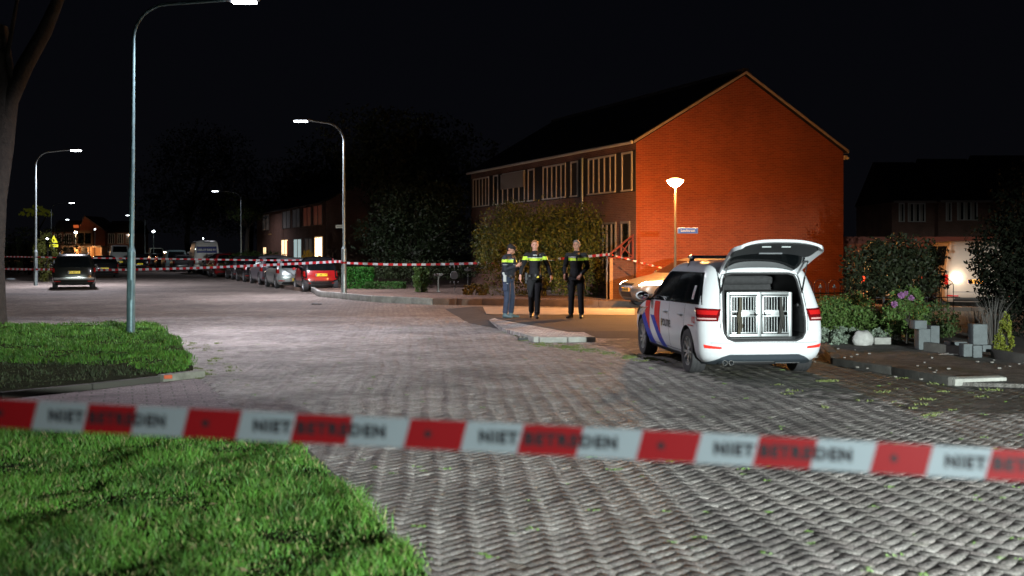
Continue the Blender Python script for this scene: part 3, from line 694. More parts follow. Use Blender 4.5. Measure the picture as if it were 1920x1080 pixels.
def plate(parent, car, z, txt, end='rear', w_=.52, m=None, y0=0.0):
    f = car.rear if end == 'rear' else car.front; sg = -1 if end == 'rear' else 1; x = f(.25, z)+sg*.012 if end == 'front' else f(0, z)-.02
    mb = MB(); mb.bbox((x, y0, z), (.02, w_, .115), .006, mi=0)
    vs, fs = text_geo(txt, .105, .002); mb.add([(x+sg*.0115, y0+sg*v.x, z+v.y) for v in vs], fs, 1)
    mb.box((x+sg*.011, y0-sg*w_*.455, z), (.002, .04, .10), mi=2)
    return mb.build('number_plate', [m or YPLATE, PLAST, mat('plate_blue', (.01, .05, .35), .5)], parent)

def generic_car(name, label, rows, paint, loc, rz, ax, wr, Lr=.34, Lf=.75, plate_txt=None, group='cars parked along the street', lights=None, belt=.92, wide=1.0, ynum=None, spokes=8, panel=None, cat='car', rails=False, lit=None, twotone=None):
    rows = [(z, a, b_, h*wide) for (z, a, b_, h) in rows]
    car = Car(rows, Lr, Lf, ax, wr); t = thing(name, label, cat, loc, rz, group); H = car.H
    pm = [paint, PLAST]; o = car.body(nq=8, nx=18, zs=[rows[0][0]+(H-rows[0][0])*(1-(1-i/30)**1.25) for i in range(31)]).build('body', pm, t)
    cut_wheels(o, car)
    if twotone:
        o.data.materials.append(twotone)
        for p in o.data.polygons:
            if p.material_index == 0 and (p.center.z < .48 or p.center.z > belt+.02 or (p.center.x < -.55 and abs(p.center.y) > .63 and p.center.z > .6)): p.material_index = 2
    # glass
    zt = H-.16; xr, xf, hw = car.at(belt); xrt, xft, hwt = car.at(zt)
    wy0, wy1 = car.at(belt+.05)[2]*.80, hwt*.80
    car.patch([(-wy0, belt+.05), (wy0, belt+.05), (wy1, zt+.02), (-wy1, zt+.02)], 'rear').build('rear_window', GLASS, t, smooth=40)
    car.patch([(-wy0, belt+.10), (wy0, belt+.10), (wy1, zt+.03), (-wy1, zt+.03)], 'front').build('windscreen', GLASS, t, smooth=40)
    x0, x1 = car.at(belt+.06)[0]+car.Lr0+.06, car.at(belt+.06)[1]-.34; x0t, x1t = xrt+car.Lr0+.10, car.at(zt)[1]-.36
    n_ = 2 if x1-x0 > 1.4 else 1
    for sg in (1, -1):
        for k in range(n_):
            u0, u1 = k/n_+.02, (k+1)/n_-.02
            car.patch([(x0+(x1-x0)*u0, belt+.04), (x0+(x1-x0)*u1, belt+.04), (x0t+(x1t-x0t)*u1, zt), (x0t+(x1t-x0t)*u0, zt)], 'side', sg).build('side_window', GLASS, t, smooth=40)
    lz = lights or (.72, .92)
    for sg in (1, -1):
        car.patch([(.62, lz[0]), (1.10, lz[0]+.03), (1.14, lz[1]), (.66, lz[1])], 'ringr', sg, off=.010).build('tail_light', lit or RED, t, smooth=40)
        car.patch([(.50, .62), (1.15, .66), (1.25, .78), (.58, .74)], 'ringf', sg, off=.010).build('headlight', CHROME, t, smooth=40)
        mb = MB(); mb.sph((car.at(belt)[1]-.35 if xf-xr < 3 else car.at(belt+.05)[1]-.42, sg*(hw+.09), belt+.08), (.06, .09, .07), 12); mb.build('mirror', paint, t, smooth=60)
        car.patch([(.30, .36), (.75, .36), (.75, .40), (.30, .40)], 'ringr', sg, off=.008).build('reflector', RED, t)
    # bumper line and lower trim
    car.patch([(-hw*.80, .22), (hw*.80, .22), (hw*.74, .33), (-hw*.74, .33)], 'rear', off=.010).build('bumper_trim', PLAST, t, smooth=40)
    mb = MB(); car.patch([(-hw*.82, .485), (hw*.82, .485), (hw*.82, .497), (-hw*.82, .497)], 'rear', off=.0025, mb=mb, nv=1)
    mb.build('panel_gap', BLACKM, t)
    if plate_txt: plate(t, car, .62 if not ynum else ynum, plate_txt, m=YGLOW)
    if rails:
        for sg in (1, -1):
            mb = MB(); mb.tube([(-1.45, sg*.60, H-.07), (-1.35, sg*.62, H+.03), (-.3, sg*.62, H+.045), (.1, sg*.60, H-.01)], .016, 8); mb.build('roof_rail', BLACKM, t, smooth=50)
    for a in ax:
        for sg in (1, -1): wheel(t, a, sg*(rows[3][3]-.11), wr, spokes=spokes)
    return t, car

# ---- the police car, tailgate open
PA = (-1.43, 1.36)
car = Car(MPV, .34, .85, PA, .325)
Yr = 15.75; xl = (1301-960)/F*Yr
PYAW = PI/2+R(6.6)
hd = Vector((math.cos(PYAW), math.sin(PYAW), 0)); lt = Vector((-hd.y, hd.x, 0))
ploc = Vector((xl, Yr, 0))-lt*.80-hd*PA[0]
pc = thing('police_car', 'white police car with red and blue stripes, its tailgate standing open over two dog crates', 'police car', ploc, PYAW)
INNER = mat('boot_trim', (.22, .23, .235), .7)
o = car.body(nq=14, nx=44).build('body', [WHITE, PLAST, INNER, BLACKM], pc)
recalc(o)
# opening prism
op = [(-.53, .565), (-.575, .64), (-.585, .80), (-.57, 1.02), (-.555, 1.2), (-.53, 1.38), (-.50, 1.45), (-.40, 1.475), (.40, 1.475), (.50, 1.45), (.53, 1.38), (.555, 1.2), (.57, 1.02), (.585, .80), (.575, .64), (.53, .565), (.44, .53), (-.44, .53)]
cm = MB(); n_ = len(op)
cm.add([(-2.7, y, z) for y, z in op]+[(-.95, y*.98, z) for y, z in op], [tuple(range(n_)), tuple(range(n_, 2*n_))[::-1]]+[(i, n_+i, n_+(i+1) % n_, (i+1) % n_) for i in range(n_)])
co = recalc(cm.build('cutter', PLAST)); co.parent = o.parent; b = o.modifiers.new('b', 'BOOLEAN'); b.object = co; b.operation = 'DIFFERENCE'; b.solver = 'EXACT'
apply_mods(o); bpy.data.objects.remove(co)
for p in o.data.polygons:
    c = p.center
    if abs(c.y) < .60 and .52 < c.z < 1.48 and c.x > car.rear(c.y, c.z)+.03 and c.x < -.9: p.material_index = 2 if c.z < 1.1 else 3
cut_wheels(o, car)
# seal round the opening
mb = MB(); pts = [Vector((car.rear(y*1.02, z)-.002, y*1.02, z)) for y, z in op]; pts.append(pts[0]); mb.tube(pts, .016, 8)
mb.build('seal', RUBBER, pc, smooth=60)
# painted inner frame of the opening, just outside the seal: narrow rain channel
mb = MB(); pts = [Vector((car.rear(y*1.10, z)+.004, y*1.10, .985*z+.03)) for y, z in op[1:-3]]; mb.tube(pts, .006, 6)
mb.build('rain_channel', PLAST, pc, smooth=60)
# glass and surrounds
BLK = mat('gloss_black_pillar', (.008, .008, .009), .12, spec=.6)
for sg in (1, -1):
    car.patch([(-2.02, 1.03), (.88, .985), (-.05, 1.475), (-1.80, 1.485)], 'side', sg, nu=30, nv=10, off=.004).build('window_surround', BLK, pc, smooth=40)
    for q in ([(-.40, 1.01), (.80, 1.005), (.02, 1.455), (-.70, 1.465)], [(-1.17, 1.02), (-.45, 1.012), (-.75, 1.465), (-1.24, 1.468)], [(-1.93, 1.05), (-1.33, 1.035), (-1.36, 1.46), (-1.76, 1.455)]):
        car.patch(q, 'side', sg, nu=12, nv=8, off=.008).build('side_window', GLASS, pc, smooth=40)
car.patch([(-.62, 1.08), (.62, 1.08), (.60, 1.52), (-.60, 1.52)], 'front').build('windscreen', GLASS, pc, smooth=40)
# stripes
SR = mat('stripe_red', (.58, .014, .012), .4, spec=.2); SB = mat('stripe_blue', (.008, .035, .36), .4, spec=.2)
for sg in (1, -1):
    mb = MB(); K = dict(kind='side', sgn=sg, off=.0035, mb=mb, nu=6, nv=14, thick=.004)
    car.patch([(.80, .965), (1.10, .955), (1.10, .74), (.80, .74)], mi=0, **K)
    car.patch([(.76, .40), (.80, .40), (.80, .74), (1.10, .74)], mi=0, **K)
    car.patch([(.15, .98), (.48, .975), (.48, .74), (.15, .74)], mi=0, **K)
    car.patch([(.05, .40), (.10, .40), (.15, .74), (.48, .74)], mi=0, **K)
    car.patch([(1.40, .74), (1.11, .74), (.50, .25), (.87, .25)], mi=1, **K)
    car.patch([(.73, .735), (.485, .735), (-.20, .25), (.10, .25)], mi=1, **K)
    car.patch([(1.62, .72), (1.50, .90), (1.72, .86), (1.86, .72)], mi=0, **K)
    mb.build('stripe', [SR, SB], pc)
    mb = MB(); car.text('POLITIE', .155, -.27, .655, sg, mb=mb, fat=.004); mb.build('lettering', mat('dark_letters', (.02, .022, .03), .4), pc)
    mb = MB(); car.text('112', .12, -1.78, .80, sg, mb=mb, fat=.004); mb.box((-1.66, sg*(car.side(-1.66, .72)+.006), .715), (.28, .003, .012)); mb.build('lettering', SR, pc)
    # flame emblem over the second letter
    mb = MB(); x_ = .0; pl = [(0, -.10), (.028, -.05), (.02, .0), (.034, .05), (.008, .03), (.0, .10), (-.014, .02), (-.03, .055), (-.022, -.04)]
    mb.add([(x_-sg*a, sg*(car.side(x_-sg*a, .665+b_)+.009), .665+b_) for a, b_ in pl], [tuple(range(len(pl)))]); mb.build('emblem', mat('emblem_gold', (.45, .30, .06), .4, .5), pc)
    # sill, handles, door gaps, mirror
    mb = MB(); car.patch([(-1.08, .20), (1.0, .20), (1.0, .26), (-1.08, .26)], 'side', sg, off=.012, mb=mb, nu=20); mb.build('sill', PLAST, pc, smooth=40)
    mb = MB()
    for (xa, xb) in ((.885, .80), (-.44, -.42), (-1.25, -1.30)):
        car.patch([(xa-.004, .30), (xa+.004, .30), (xb+.004, 1.0), (xb-.004, 1.0)], 'side', sg, off=.0015, mb=mb, nu=1, nv=14, thick=.004)
    car.patch([(-1.05, .292), (.88, .292), (.88, .300), (-1.05, .300)], 'side', sg, off=.0015, mb=mb, nu=20, nv=1, thick=.004)
    mb.build('door_gap', mat('gap_grey', (.12, .12, .125), .7), pc)
    for x_ in (-.25, -1.10):
        mb = MB(); yy = car.side(x_, .84); mb.tube([(x_-.09, sg*(yy-.005), .84), (x_-.07, sg*(yy+.03), .842), (x_+.07, sg*(yy+.03), .845), (x_+.09, sg*(yy-.005), .845)], [.014, .017, .017, .014], 8); mb.build('door_handle', WHITE, pc, smooth=60)
    mb = MB(); mb.sph((.80, sg*1.04, 1.05), (.075, .115, .075), 18, 0); mb.tube([(.80, sg*.87, .99), (.80, sg*.98, 1.0)], .03, 8, 1); mb.sph((.765, sg*1.045, 1.05), (.055, .095, .06), 16, 2)
    mb.build('mirror', [WHITE, PLAST, CHROME], pc, smooth=60)
    # tail light: dark red housing with brighter bars, wraps round the corner
    mb = MB(); car.patch([(.40, .80), (.93, .80), (1.00, .985), (.36, .975)], 'ringr', sg, off=.014, mb=mb, nu=14, mi=0)
    car.patch([(.43, .825), (.90, .825), (.90, .845), (.43, .845)], 'ringr', sg, off=.017, mb=mb, nu=14, nv=1, mi=1)
    car.patch([(.42, .89), (.91, .895), (.94, .955), (.40, .95)], 'ringr', sg, off=.017, mb=mb, nu=14, nv=2, mi=2)
    mb.build('tail_light', [mat('lamp_dark_red', (.12, .004, .006), .1, coat=1), mat('lamp_white_bar', (.6, .35, .33), .2), mat('lamp_bright_red', (.5, .012, .012), .15, coat=1)], pc, smooth=40)
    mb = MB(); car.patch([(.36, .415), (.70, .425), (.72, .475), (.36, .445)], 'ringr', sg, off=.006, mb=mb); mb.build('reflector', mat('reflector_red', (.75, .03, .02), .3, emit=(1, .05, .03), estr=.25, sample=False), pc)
    car.patch([(.40, .66), (1.12, .70), (1.22, .86), (.50, .79)], 'ringf', sg, off=.010, nu=14).build('headlight', CHROME, pc, smooth=40)
mb = MB(); car.patch([(-.60, .215), (.60, .215), (.50, .335), (-.50, .335)], 'rear', off=.012, mb=mb, nu=20); car.patch([(-.80, .19), (-.60, .19), (-.50, .335), (-.60, .30)], 'rear', off=.012, mb=mb); car.patch([(.60, .19), (.80, .19), (.60, .30), (.50, .335)], 'rear', off=.012, mb=mb)
mb.build('diffuser', mat('bumper_grey', (.035, .045, .055), .5), pc, smooth=40)
mb = MB(); car.patch([(-.78, .497), (.78, .497), (.78, .506), (-.78, .506)], 'rear', off=.0025, mb=mb, nu=24, nv=1, thick=.004); mb.build('bumper_gap', mat('gap_grey2', (.25, .25, .26), .7), pc)
mb = MB()
for y_ in (.50, .59): mb.lathe([(.034, 0), (.036, -.10), (.030, -.10), (.028, 0)], 16, c=(-2.15, y_, .225), axis='x')
mb.build('exhaust', CHROME, pc, smooth=40)
mb = MB(); mb.bbox((-2.0, .15, .24), (.28, .7, .12), .04); mb.bbox((-1.4, 0, .25), (.12, 1.3, .09), .03); mb.bbox((0, 0, .20), (3.6, 1.1, .08), .02); mb.build('underbody', BLACKM, pc)
for a in PA:
    for sg in (1, -1): wheel(pc, a, sg*.80, .325, .225, 10)
# sticker in the rear quarter window
mb = MB(); car.patch([(-1.68, 1.09), (-1.58, 1.09), (-1.58, 1.29), (-1.68, 1.29)], 'side', 1, off=.011, mb=mb, thick=.001, mi=0)
q = [(-1.67, 1.12), (-1.59, 1.12), (-1.63, 1.23)]; mb.add([(a, car.side(a, b_)+.0125, b_) for a, b_ in q], [(0, 1, 2)], 1)
q = [(-1.655, 1.13), (-1.605, 1.13), (-1.63, 1.20)]; mb.add([(a, car.side(a, b_)+.0135, b_) for a, b_ in q], [(0, 1, 2)], 0)
mb.build('sticker', [mat('sticker_white', (.7, .7, .7), .5), SR], pc)
# light bar and aerial on the roof
mb = MB(); mb.bbox((-.35, 0, 1.70), (.26, 1.1, .05), .02, mi=0); mb.bbox((-.35, .45, 1.702), (.262, .2, .04), .02, mi=1); mb.bbox((-.35, -.45, 1.702), (.262, .2, .04), .02, mi=1)
for sg in (1, -1): mb.box((-.35, sg*.52, 1.66), (.1, .05, .07), mi=2)
mb.build('light_bar', [mat('bar_grey', (.35, .38, .40), .2, coat=1), mat('bar_blue', (.02, .05, .25), .1, coat=1), BLACKM], pc, smooth=40)
mb = MB(); mb.tube([(-.5, .50, 1.70), (-.62, .62, 1.66), (-.78, .70, 1.57), (-.86, .74, 1.49)], .008, 6); mb.build('cable', BLACKM, pc, smooth=60)
# ---- the raised tailgate
tg = bpy.data.objects.new('tailgate', None); C.objects.link(tg); tg.parent = pc; tg.location = (-1.86, 0, 1.54); tg.rotation_euler = (0, R(20), 0)
def gate(u, v, dz=0):
    w_ = .575+.070*min(1, u/.9); rc = max(0, (u-.80)/.26); w_ *= (1-max(0, rc)**3*.13)
    return Vector((-u*1.0, v*w_, .055*math.sin(min(1, u/1.05)*PI*.75)-.085*abs(v)**3+dz))
NU, NV = 22, 24; mb = MB(); vs = []; UL = 1.06
for layer, dz in ((0, .014), (1, -.024)):
    for i in range(NU+1):
        for j in range(NV+1):
            u = UL*i/NU; v = -1+2*j/NV; p = gate(u, v, dz); inside_ = .05 < u < .985 and abs(v) < .92
            if layer == 1 and inside_: p.z += .028
            if layer == 1 and abs(v) > .97: p.z -= .015
            vs.append(p)
W_ = NV+1; K = (NU+1)*W_; fs = []
for i in range(NU):
    for j in range(NV):
        a = i*W_+j; fs.append((a, a+1, a+W_+1, a+W_)); fs.append((K+a+W_, K+a+W_+1, K+a+1, K+a))
for i in range(NU):
    for j in (0, NV): a = i*W_+j; fs.append((a, a+W_, K+a+W_, K+a))
for j in range(NV):
    for i in (0, NU): a = i*W_+j; fs.append((a, a+1, K+a+1, K+a))
mb.add(vs, fs); recalc(mb.build('shell', WHITE, tg, smooth=35))
def gpanel(u0, u1, vmax, dz, name, m, nu=10, nv=16, th=.012):
    mb = MB(); vs, fs = [], []
    for q in (0, 1):
        for i in range(nu+1):
            for j in range(nv+1):
                u = u0+(u1-u0)*i/nu; v = (-1+2*j/nv)*vmax*(1-.06*(abs(i/nu-.5)*2)**4); vs.append(gate(u, v, dz-q*th))
    W2 = nv+1; K2 = (nu+1)*W2
    for i in range(nu):
        for j in range(nv): a = i*W2+j; fs.append((a, a+1, a+W2+1, a+W2)); fs.append((K2+a+W2, K2+a+W2+1, K2+a+1, K2+a))
    for i in range(nu):
        for j in (0, nv): a = i*W2+j; fs.append((a, a+W2, K2+a+W2, K2+a))
    for j in range(nv):
        for i in (0, nu): a = i*W2+j; fs.append((a, a+1, K2+a+1, K2+a))
    mb.add(vs, fs); return recalc(mb.build(name, m, tg, smooth=40))
gpanel(.075, .55, .90, -.010, 'rear_window', GLASS)
gpanel(.56, .975, .91, -.012, 'inner_trim', mat('gate_trim', (.016, .018, .02), .65))
mb = MB(); p = gate(.62, 0, -.045); mb.bbox(p, (.03, .34, .02), .008); mb.build('grip', mat('grip_grey', (.10, .11, .12), .5), tg)
mb = MB()
for y_ in (-.13, .13):
    mb = MB(); mb.bbox(gate(.86, y_/.6, -.034), (.02, .13, .012), .004); mb.build('lamp', mat('gate_lamp', (.5, .55, .55), .3), tg)
for sg in (1, -1):
    mb = MB(); mb.tube([(.02, sg*.09, -.045), (-.03, sg*.17, -.065), (-.02, sg*.31, -.060)], .010, 6); mb.build('hinge', BLACKM, tg, smooth=60)
for sg in (1, -1):
    Mg = Matrix.Translation(tg.location) @ Euler(tg.rotation_euler).to_matrix().to_4x4()
    a = Mg @ gate(.50, sg*.93, -.05); b_ = Vector((car.rear(.55, 1.20)+.02, sg*.60, 1.20))
    mb = MB(); m_ = a.lerp(b_, .5); mb.tube([a, m_], .007, 8, 1); mb.tube([m_, b_], .013, 8, 0); mb.sph(a, .018, 8); mb.sph(b_, .018, 8)
    mb.build('gas_strut', [BLACKM, CHROME], pc, smooth=60)
    mb = MB(); mb.sph(Vector((-2.02, sg*.555, 1.02)), (.03, .03, .035), 12); mb.build('buffer', BLACKM, pc, smooth=60)
# rear seat backs and cloth above the crates
mb = MB(); mb.bbox((-1.0, 0, 1.0), (.10, 1.12, .88), .03); mb.bbox((-1.12, 0, 1.36), (.16, 1.0, .14), .05); mb.build('seat_back', mat('dark_cloth', (.03, .03, .032), .9, var=.4, vscale=20), pc, smooth=60)
mb = MB(); mb.box((-1.5, 0, .545), (1.0, .98, .02)); mb.build('boot_floor', BLACKM, pc)
# ---- dog crates (a thing inside the car)
ALU = mat('aluminium', (.27, .285, .29), .4, .8, var=.12, vscale=6); PANW = mat('crate_panel', (.62, .64, .63), .4)
dc = thing('dog_crate', 'silver double dog crate with barred doors inside the open police car boot', 'dog crate', ploc+hd*-1.98, PYAW)
cz0, cz1, W2_ = .565, 1.205, .46
mb = MB()
for y_ in (-W2_, 0, W2_): mb.bbox((0, y_, (cz0+cz1)/2), (.04, .045 if y_ else .06, cz1-cz0), .006)
for z_ in (cz0+.02, cz1-.02): mb.bbox((.002, 0, z_), (.038, 2*W2_, .04), .006)
for y_ in (-W2_, W2_):
    for z_ in (cz0+.02, cz1-.02): mb.bbox((.40, y_, z_), (.8, .04, .04), .006)
mb.build('frame', ALU, dc, smooth=40)
mb = MB()
mb.box((.42, 0, cz1), (.78, 2*W2_-.05, .012)); mb.box((.80, 0, (cz0+cz1)/2), (.012, 2*W2_, cz1-cz0-.04)); mb.box((.42, 0, (cz0+cz1)/2), (.75, .012, cz1-cz0-.04))
for y_ in (-W2_, W2_): mb.box((.42, y_, (cz0+cz1)/2), (.75, .01, cz1-cz0-.08))
mb.build('panel', mat('crate_inside', (.10, .10, .10), .7), dc)
for sg in (1, -1):
    mb = MB(); yc = sg*(W2_/2+.005); hw_ = W2_/2-.045
    for y_ in (yc-hw_, yc+hw_): mb.bbox((-.03, y_, .885), (.022, .022, .54), .004)
    for z_ in (.625, .865, .93, 1.145): mb.bbox((-.03, yc, z_), (.022, 2*hw_, .018), .004)
    for i in range(8):
        y_ = yc-hw_+2*hw_*(i+1)/9; mb.tube([(-.03, y_, .625), (-.03, y_, .865)], .006, 6); mb.tube([(-.03, y_, .93), (-.03, y_, 1.145)], .006, 6)
    mb.bbox((-.032, yc-sg*.04, .90), (.012, hw_*1.2, .10), .003)
    d_ = mb.build('door', ALU, dc, smooth=40)
    mb = MB(); mb.tube([(-.055, sg*.03, .885), (-.06, sg*.15, .885)], .008, 6); mb.sph((-.06, sg*.07, .885), .018, 8); mb.build('latch', BLACKM, d_, smooth=60)
for sg, m_ in ((1, mat('tan_leash', (.07, .06, .04), .85)), (-1, mat('dark_leash', (.03, .028, .025), .85))):
    y_ = sg*.30; b_ = MB(); pts = []
    for k in range(3):
        dy = (k-1)*.013; b_.tube([(-.06, y_+dy*.5, 1.14), (-.075, y_+dy, 1.0), (-.07, y_+dy*1.6+sg*.02, .85), (-.08, y_+dy*2, .72), (-.07, y_+dy+.02, .62)], .011, 6)
    l_ = b_.build('dog_leash', m_, None, smooth=60); l_.location = dc.location; l_.rotation_euler = (0, 0, PYAW)
    tag(l_, 'tan bundled dog leash hanging on the crate door nearest the stripes' if sg > 0 else 'dark dog leash hanging on the crate door away from the stripes', 'leash')

# ---- silver car with headlights on, behind the police car
S_ = mat('silver_paint', (.20, .19, .18), .35, .4, coat=.6)
sy = 31.6; hx = (1162-960)/F*sy
sc_, scar = generic_car('parked_car', 'silver car with both headlights shining, partly behind the police car', [(z*1.03, a, b_, h) for z, a, b_, h in HATCH], S_, (hx+2.25, sy+1.35, .10), PI+R(20), (-1.3, 1.3), .31, group=None, belt=.93)
for ch in list(sc_.children):
    if ch.name.startswith('headlight'): bpy.data.objects.remove(ch)
HL = mat('headlight_on', (1, .9, .7), .2, emit=(1, .86, .62), estr=30)
for sg in (1, -1):
    scar.patch([(.38, .66), (.98, .69), (1.04, .80), (.46, .77)], 'ringf', sg, off=.010).build('headlight', HL, sc_, smooth=40)
    p = scar.ring(.7, .72, sg, 'f'); lamp('SPOT', 'beam', (p.x+.06, p.y, .70), 130, (1, .82, .6), sc_, .06, 100, .8, (p.x+6, p.y, .15))
    scar.patch([(.52, .32), (.85, .33), (.88, .43), (.55, .42)], 'ringf', sg, off=.006).build('fog_recess', PLAST, sc_)
scar.patch([(-.32, .31), (.32, .31), (.34, .46), (-.34, .46)], 'front', off=.006).build('lower_grille', PLAST, sc_)
scar.patch([(-.34, .66), (.34, .66), (.38, .72), (-.38, .72)], 'front', off=.006).build('grille', BLACKM, sc_)
plate(sc_, scar, .53, 'HZ-44-KN', 'front', m=mat('orange_lit_plate', (.8, .45, .08), .5))

# ---- cars parked along the main street, tails towards us
def row(d, dx=0): b0 = Vector((-8.34, 46.7, 0)); return b0+U*d+V*dx
def park(name, label, rows, paint, rearpt, L2, ax, wr, **k):
    p = Vector(rearpt)+U*L2; p.z = 0; return generic_car(name, label, rows, paint, p, STREET, ax, wr, **k)
DP = dict(rough=.25, coat=1)
SRED = mat('red_paint', (.42, .012, .012), .3, coat=.8); BLKP = mat('black_paint', (.012, .012, .014), .2, coat=1); GREYP = mat('grey_paint', (.10, .10, .105), .25, .5, coat=1)
SILV = mat('silver_paint2', (.42, .47, .46), .3, .5, coat=.8); DRED = mat('dark_red_paint', (.20, .012, .014), .25, coat=1); WHT = mat('van_white', (.78, .78, .82), .35, coat=.3)
BRONZE = mat('bronze_paint', (.035, .037, .032), .25, .6, coat=1); LILAC = mat('lilac_grey_paint', (.20, .19, .22), .3, .4, coat=.8)
t, c_ = park('parked_car', 'tiny red and black city car parked nearest the lamp post', MICRO, SRED, row(0), 1.25, (-.95, .9), .29, Lr=.22, Lf=.5, plate_txt='31-XR-VN', lights=(.66, .90), belt=.90, twotone=BLKP, ynum=.74)
t, c_ = park('parked_car', 'silver hatchback parked just behind the tiny red city car', HATCH, SILV, row(4.2, -.25), 2.1, (-1.3, 1.3), .31, plate_txt='87-GT-LB', ynum=.42)
park('parked_car', 'grey estate car between the silver hatchback and a black hatchback', ESTATE, LILAC, row(9.6, -.1), 2.3, (-1.4, 1.35), .32, rails=True, plate_txt='61-SD-ZP')
park('parked_car', 'black hatchback with a red reflector, parked behind the grey estate car', HATCH, BLKP, row(15.2, -.1), 2.1, (-1.3, 1.3), .31, plate_txt='25-TK-HJ')
park('parked_car', 'dark grey hatchback between the black hatchback and the dark red car', HATCH, GREYP, row(20.6), 2.1, (-1.3, 1.3), .31, plate_txt='14-LF-TS')
park('parked_car', 'dark red tall car parked closest to the high white van', MPV, DRED, row(26.5, -.35), 2.25, (-1.42, 1.37), .32, plate_txt='99-PB-RX')
park('parked_car', 'dark hatchback hidden between the dark red car and the white van', HATCH, GREYP, row(33), 2.1, (-1.3, 1.3), .31)
vt, vc = park('parked_van', 'high white van with a blue lettered band across its rear doors', VAN, WHT, Vector(((388-960)/F*84, 84, 0)), 2.65, (-1.7, 1.75), .34, belt=1.55, lights=(.75, 1.2), cat='van', Lr=.14, group='vans parked along the street')
for ch in list(vt.children):
    if ch.name.startswith(('rear_window', 'side_window')): bpy.data.objects.remove(ch)
mb = MB(); vc.patch([(-.93, 1.62), (.93, 1.62), (.905, 2.13), (-.905, 2.13)], 'rear', off=.008, mb=mb, mi=0)
mb.build('band', [mat('band_blue', (.02, .035, .28), .4)], vt)
mb = MB(); vc.text('HEILOF RIKS BV', .20, 0, 1.86, kind='rear', off=.016, mb=mb, fat=.010)
for sg in (1, -1): mb.sph((vc.rear(.8, 1.93)-.012, sg*.80, 1.92), (.006, .10, .09), 10)
mb.build('lettering', WHT, vt)
mb = MB(); mb.bbox((vc.rear(0, 2.5)-.0, 0, 2.49), (.06, .55, .09), .02); mb.build('brake_light', PLAST, vt)
mb = MB(); mb.box((vc.rear(0, 1.2)-.004, 0, 1.2), (.01, .02, 1.7)); mb.build('door_gap', PLAST, vt)
far_cars = [(346, 90, HATCH, GREYP, 'dark grey hatchback just beyond the high white van'), (330, 97, VAN, mat('teal_van', (.20, .30, .32), .35), 'pale teal van far down the row of parked cars'), (312, 104, HATCH, BLKP, 'small black hatchback far down the row, beyond the pale teal van'), (296, 112, ESTATE, LILAC, 'lilac grey estate car almost at the far end of the row'), (283, 121, HATCH, GREYP, 'last dark hatchback at the far end of the row')]
for (px, Y, rows, pt, lb) in far_cars:
    van = rows is VAN
    park('parked_van' if van else 'parked_car', lb, [(z*(.72 if van else 1), a, b_, h) for z, a, b_, h in rows], pt, Vector(((px-960)/F*Y, Y, 0)), 2.2, (-1.4, 1.35), .31, cat='van' if van else 'car', belt=1.08 if van else .92, plate_txt='08-VK-DL' if van else None)
# left side of the street
sl, sc2 = park('parked_car', 'bronze grey estate car with roof rails and a lit-up rear window, alone by the kerb', [(z*1.07, a, b_, h*1.04) for z, a, b_, h in ESTATE], BRONZE, Vector(((139-960)/F*49.3, 49.3, 0)), 2.3, (-1.4, 1.35), .33, plate_txt='RV-827-G', rails=True, group=None, ynum=.80, belt=.98, lights=(.80, 1.0))
mb = MB(); sc2.patch([(-.86, .47), (.86, .47), (.86, .56), (-.86, .56)], 'rear', off=.014, mb=mb); mb.build('bumper_strip', mat('bright_strip', (.45, .47, .46), .25, .7), sl, smooth=40)
park('parked_car', 'dark car on the opposite kerb beyond the bronze estate car', HATCH, BLKP, Vector(((196-960)/F*70, 70, 0)), 2.1, (-1.3, 1.3), .31, plate_txt='44-FB-NN', group='cars far across the street')
park('parked_car', 'black car far across the street beside the white trailer van', HATCH, BLKP, Vector(((262-960)/F*95, 95, 0)), 2.1, (-1.3, 1.3), .31, plate_txt='71-ZT-GV', group='cars far across the street')
park('parked_van', 'white box van far across the street near the lit garages', [(z*.92, a, b_, h) for z, a, b_, h in VAN], WHT, Vector(((225-960)/F*112, 112, 0)), 2.65, (-1.7, 1.75), .34, Lr=.1, cat='van', belt=1.6, plate_txt='02-VHG-9', group=None)
park('caravan', 'pale caravan far down the street behind the parked row', [(z*.85, a*.8, b_*.8, h) for z, a, b_, h in VAN], mat('caravan_cream', (.6, .58, .52), .5), Vector(((294-960)/F*140, 140, 0)), 2.2, (-1.2, 1.2), .31, cat='caravan', belt=1.4, group=None)

# ---- vehicles half hidden by the garden tree on the right
c1 = P(1648, 0, 33); t, cc = generic_car('parked_car', 'car with glowing red tail lights and a bright bumper behind the garden tree', HATCH, mat('pale_car', (.6, .55, .5), .35), (c1.x+.75, 34.5, .10), PI/2-R(14), (-1.3, 1.3), .31, group=None, lit=REDLIT, plate_txt='66-NH-RD')
lamp('POINT', 'glow', (-2.9, 0, .75), 14, (1, .75, .5), t, .1)
c2 = P(1838, 0, 31); t, cc = generic_car('parked_van', 'white van with a dazzling reversing lamp and orange plate behind the garden', [(z*.77, a*.95, b_*.95, h) for z, a, b_, h in VAN], mat('dull_van_paint', (.26, .22, .19), .5), (c2.x+.5, 33.6, .10), PI/2-R(10), (-1.5, 1.6), .33, group=None, belt=1.22, lights=(.7, 1.0), Lr=.15, cat='van')
for ch in list(t.children):
    if ch.name.startswith('rear_window'): bpy.data.objects.remove(ch)
mb = MB(); mb.bbox((-2.53, .1, 1.72), (.05, .5, .04), .01); mb.build('brake_light', PLAST, t)
plate(t, cc, .80, 'V-738-KP', m=mat('orange_glow_plate', (.8, .35, .04), .5, emit=(1, .4, .03), estr=.6), y0=.10)
mb = MB(); mb.sph((-2.56, .66, .92), (.05, .12, .09), 14); mb.build('reversing_lamp', mat('reversing_glow', (1, .9, .75), .3, emit=(1, .85, .62), estr=70), t)
lamp('POINT', 'glow', (-2.95, .62, .92), 16, (1, .80, .56), t, .12)
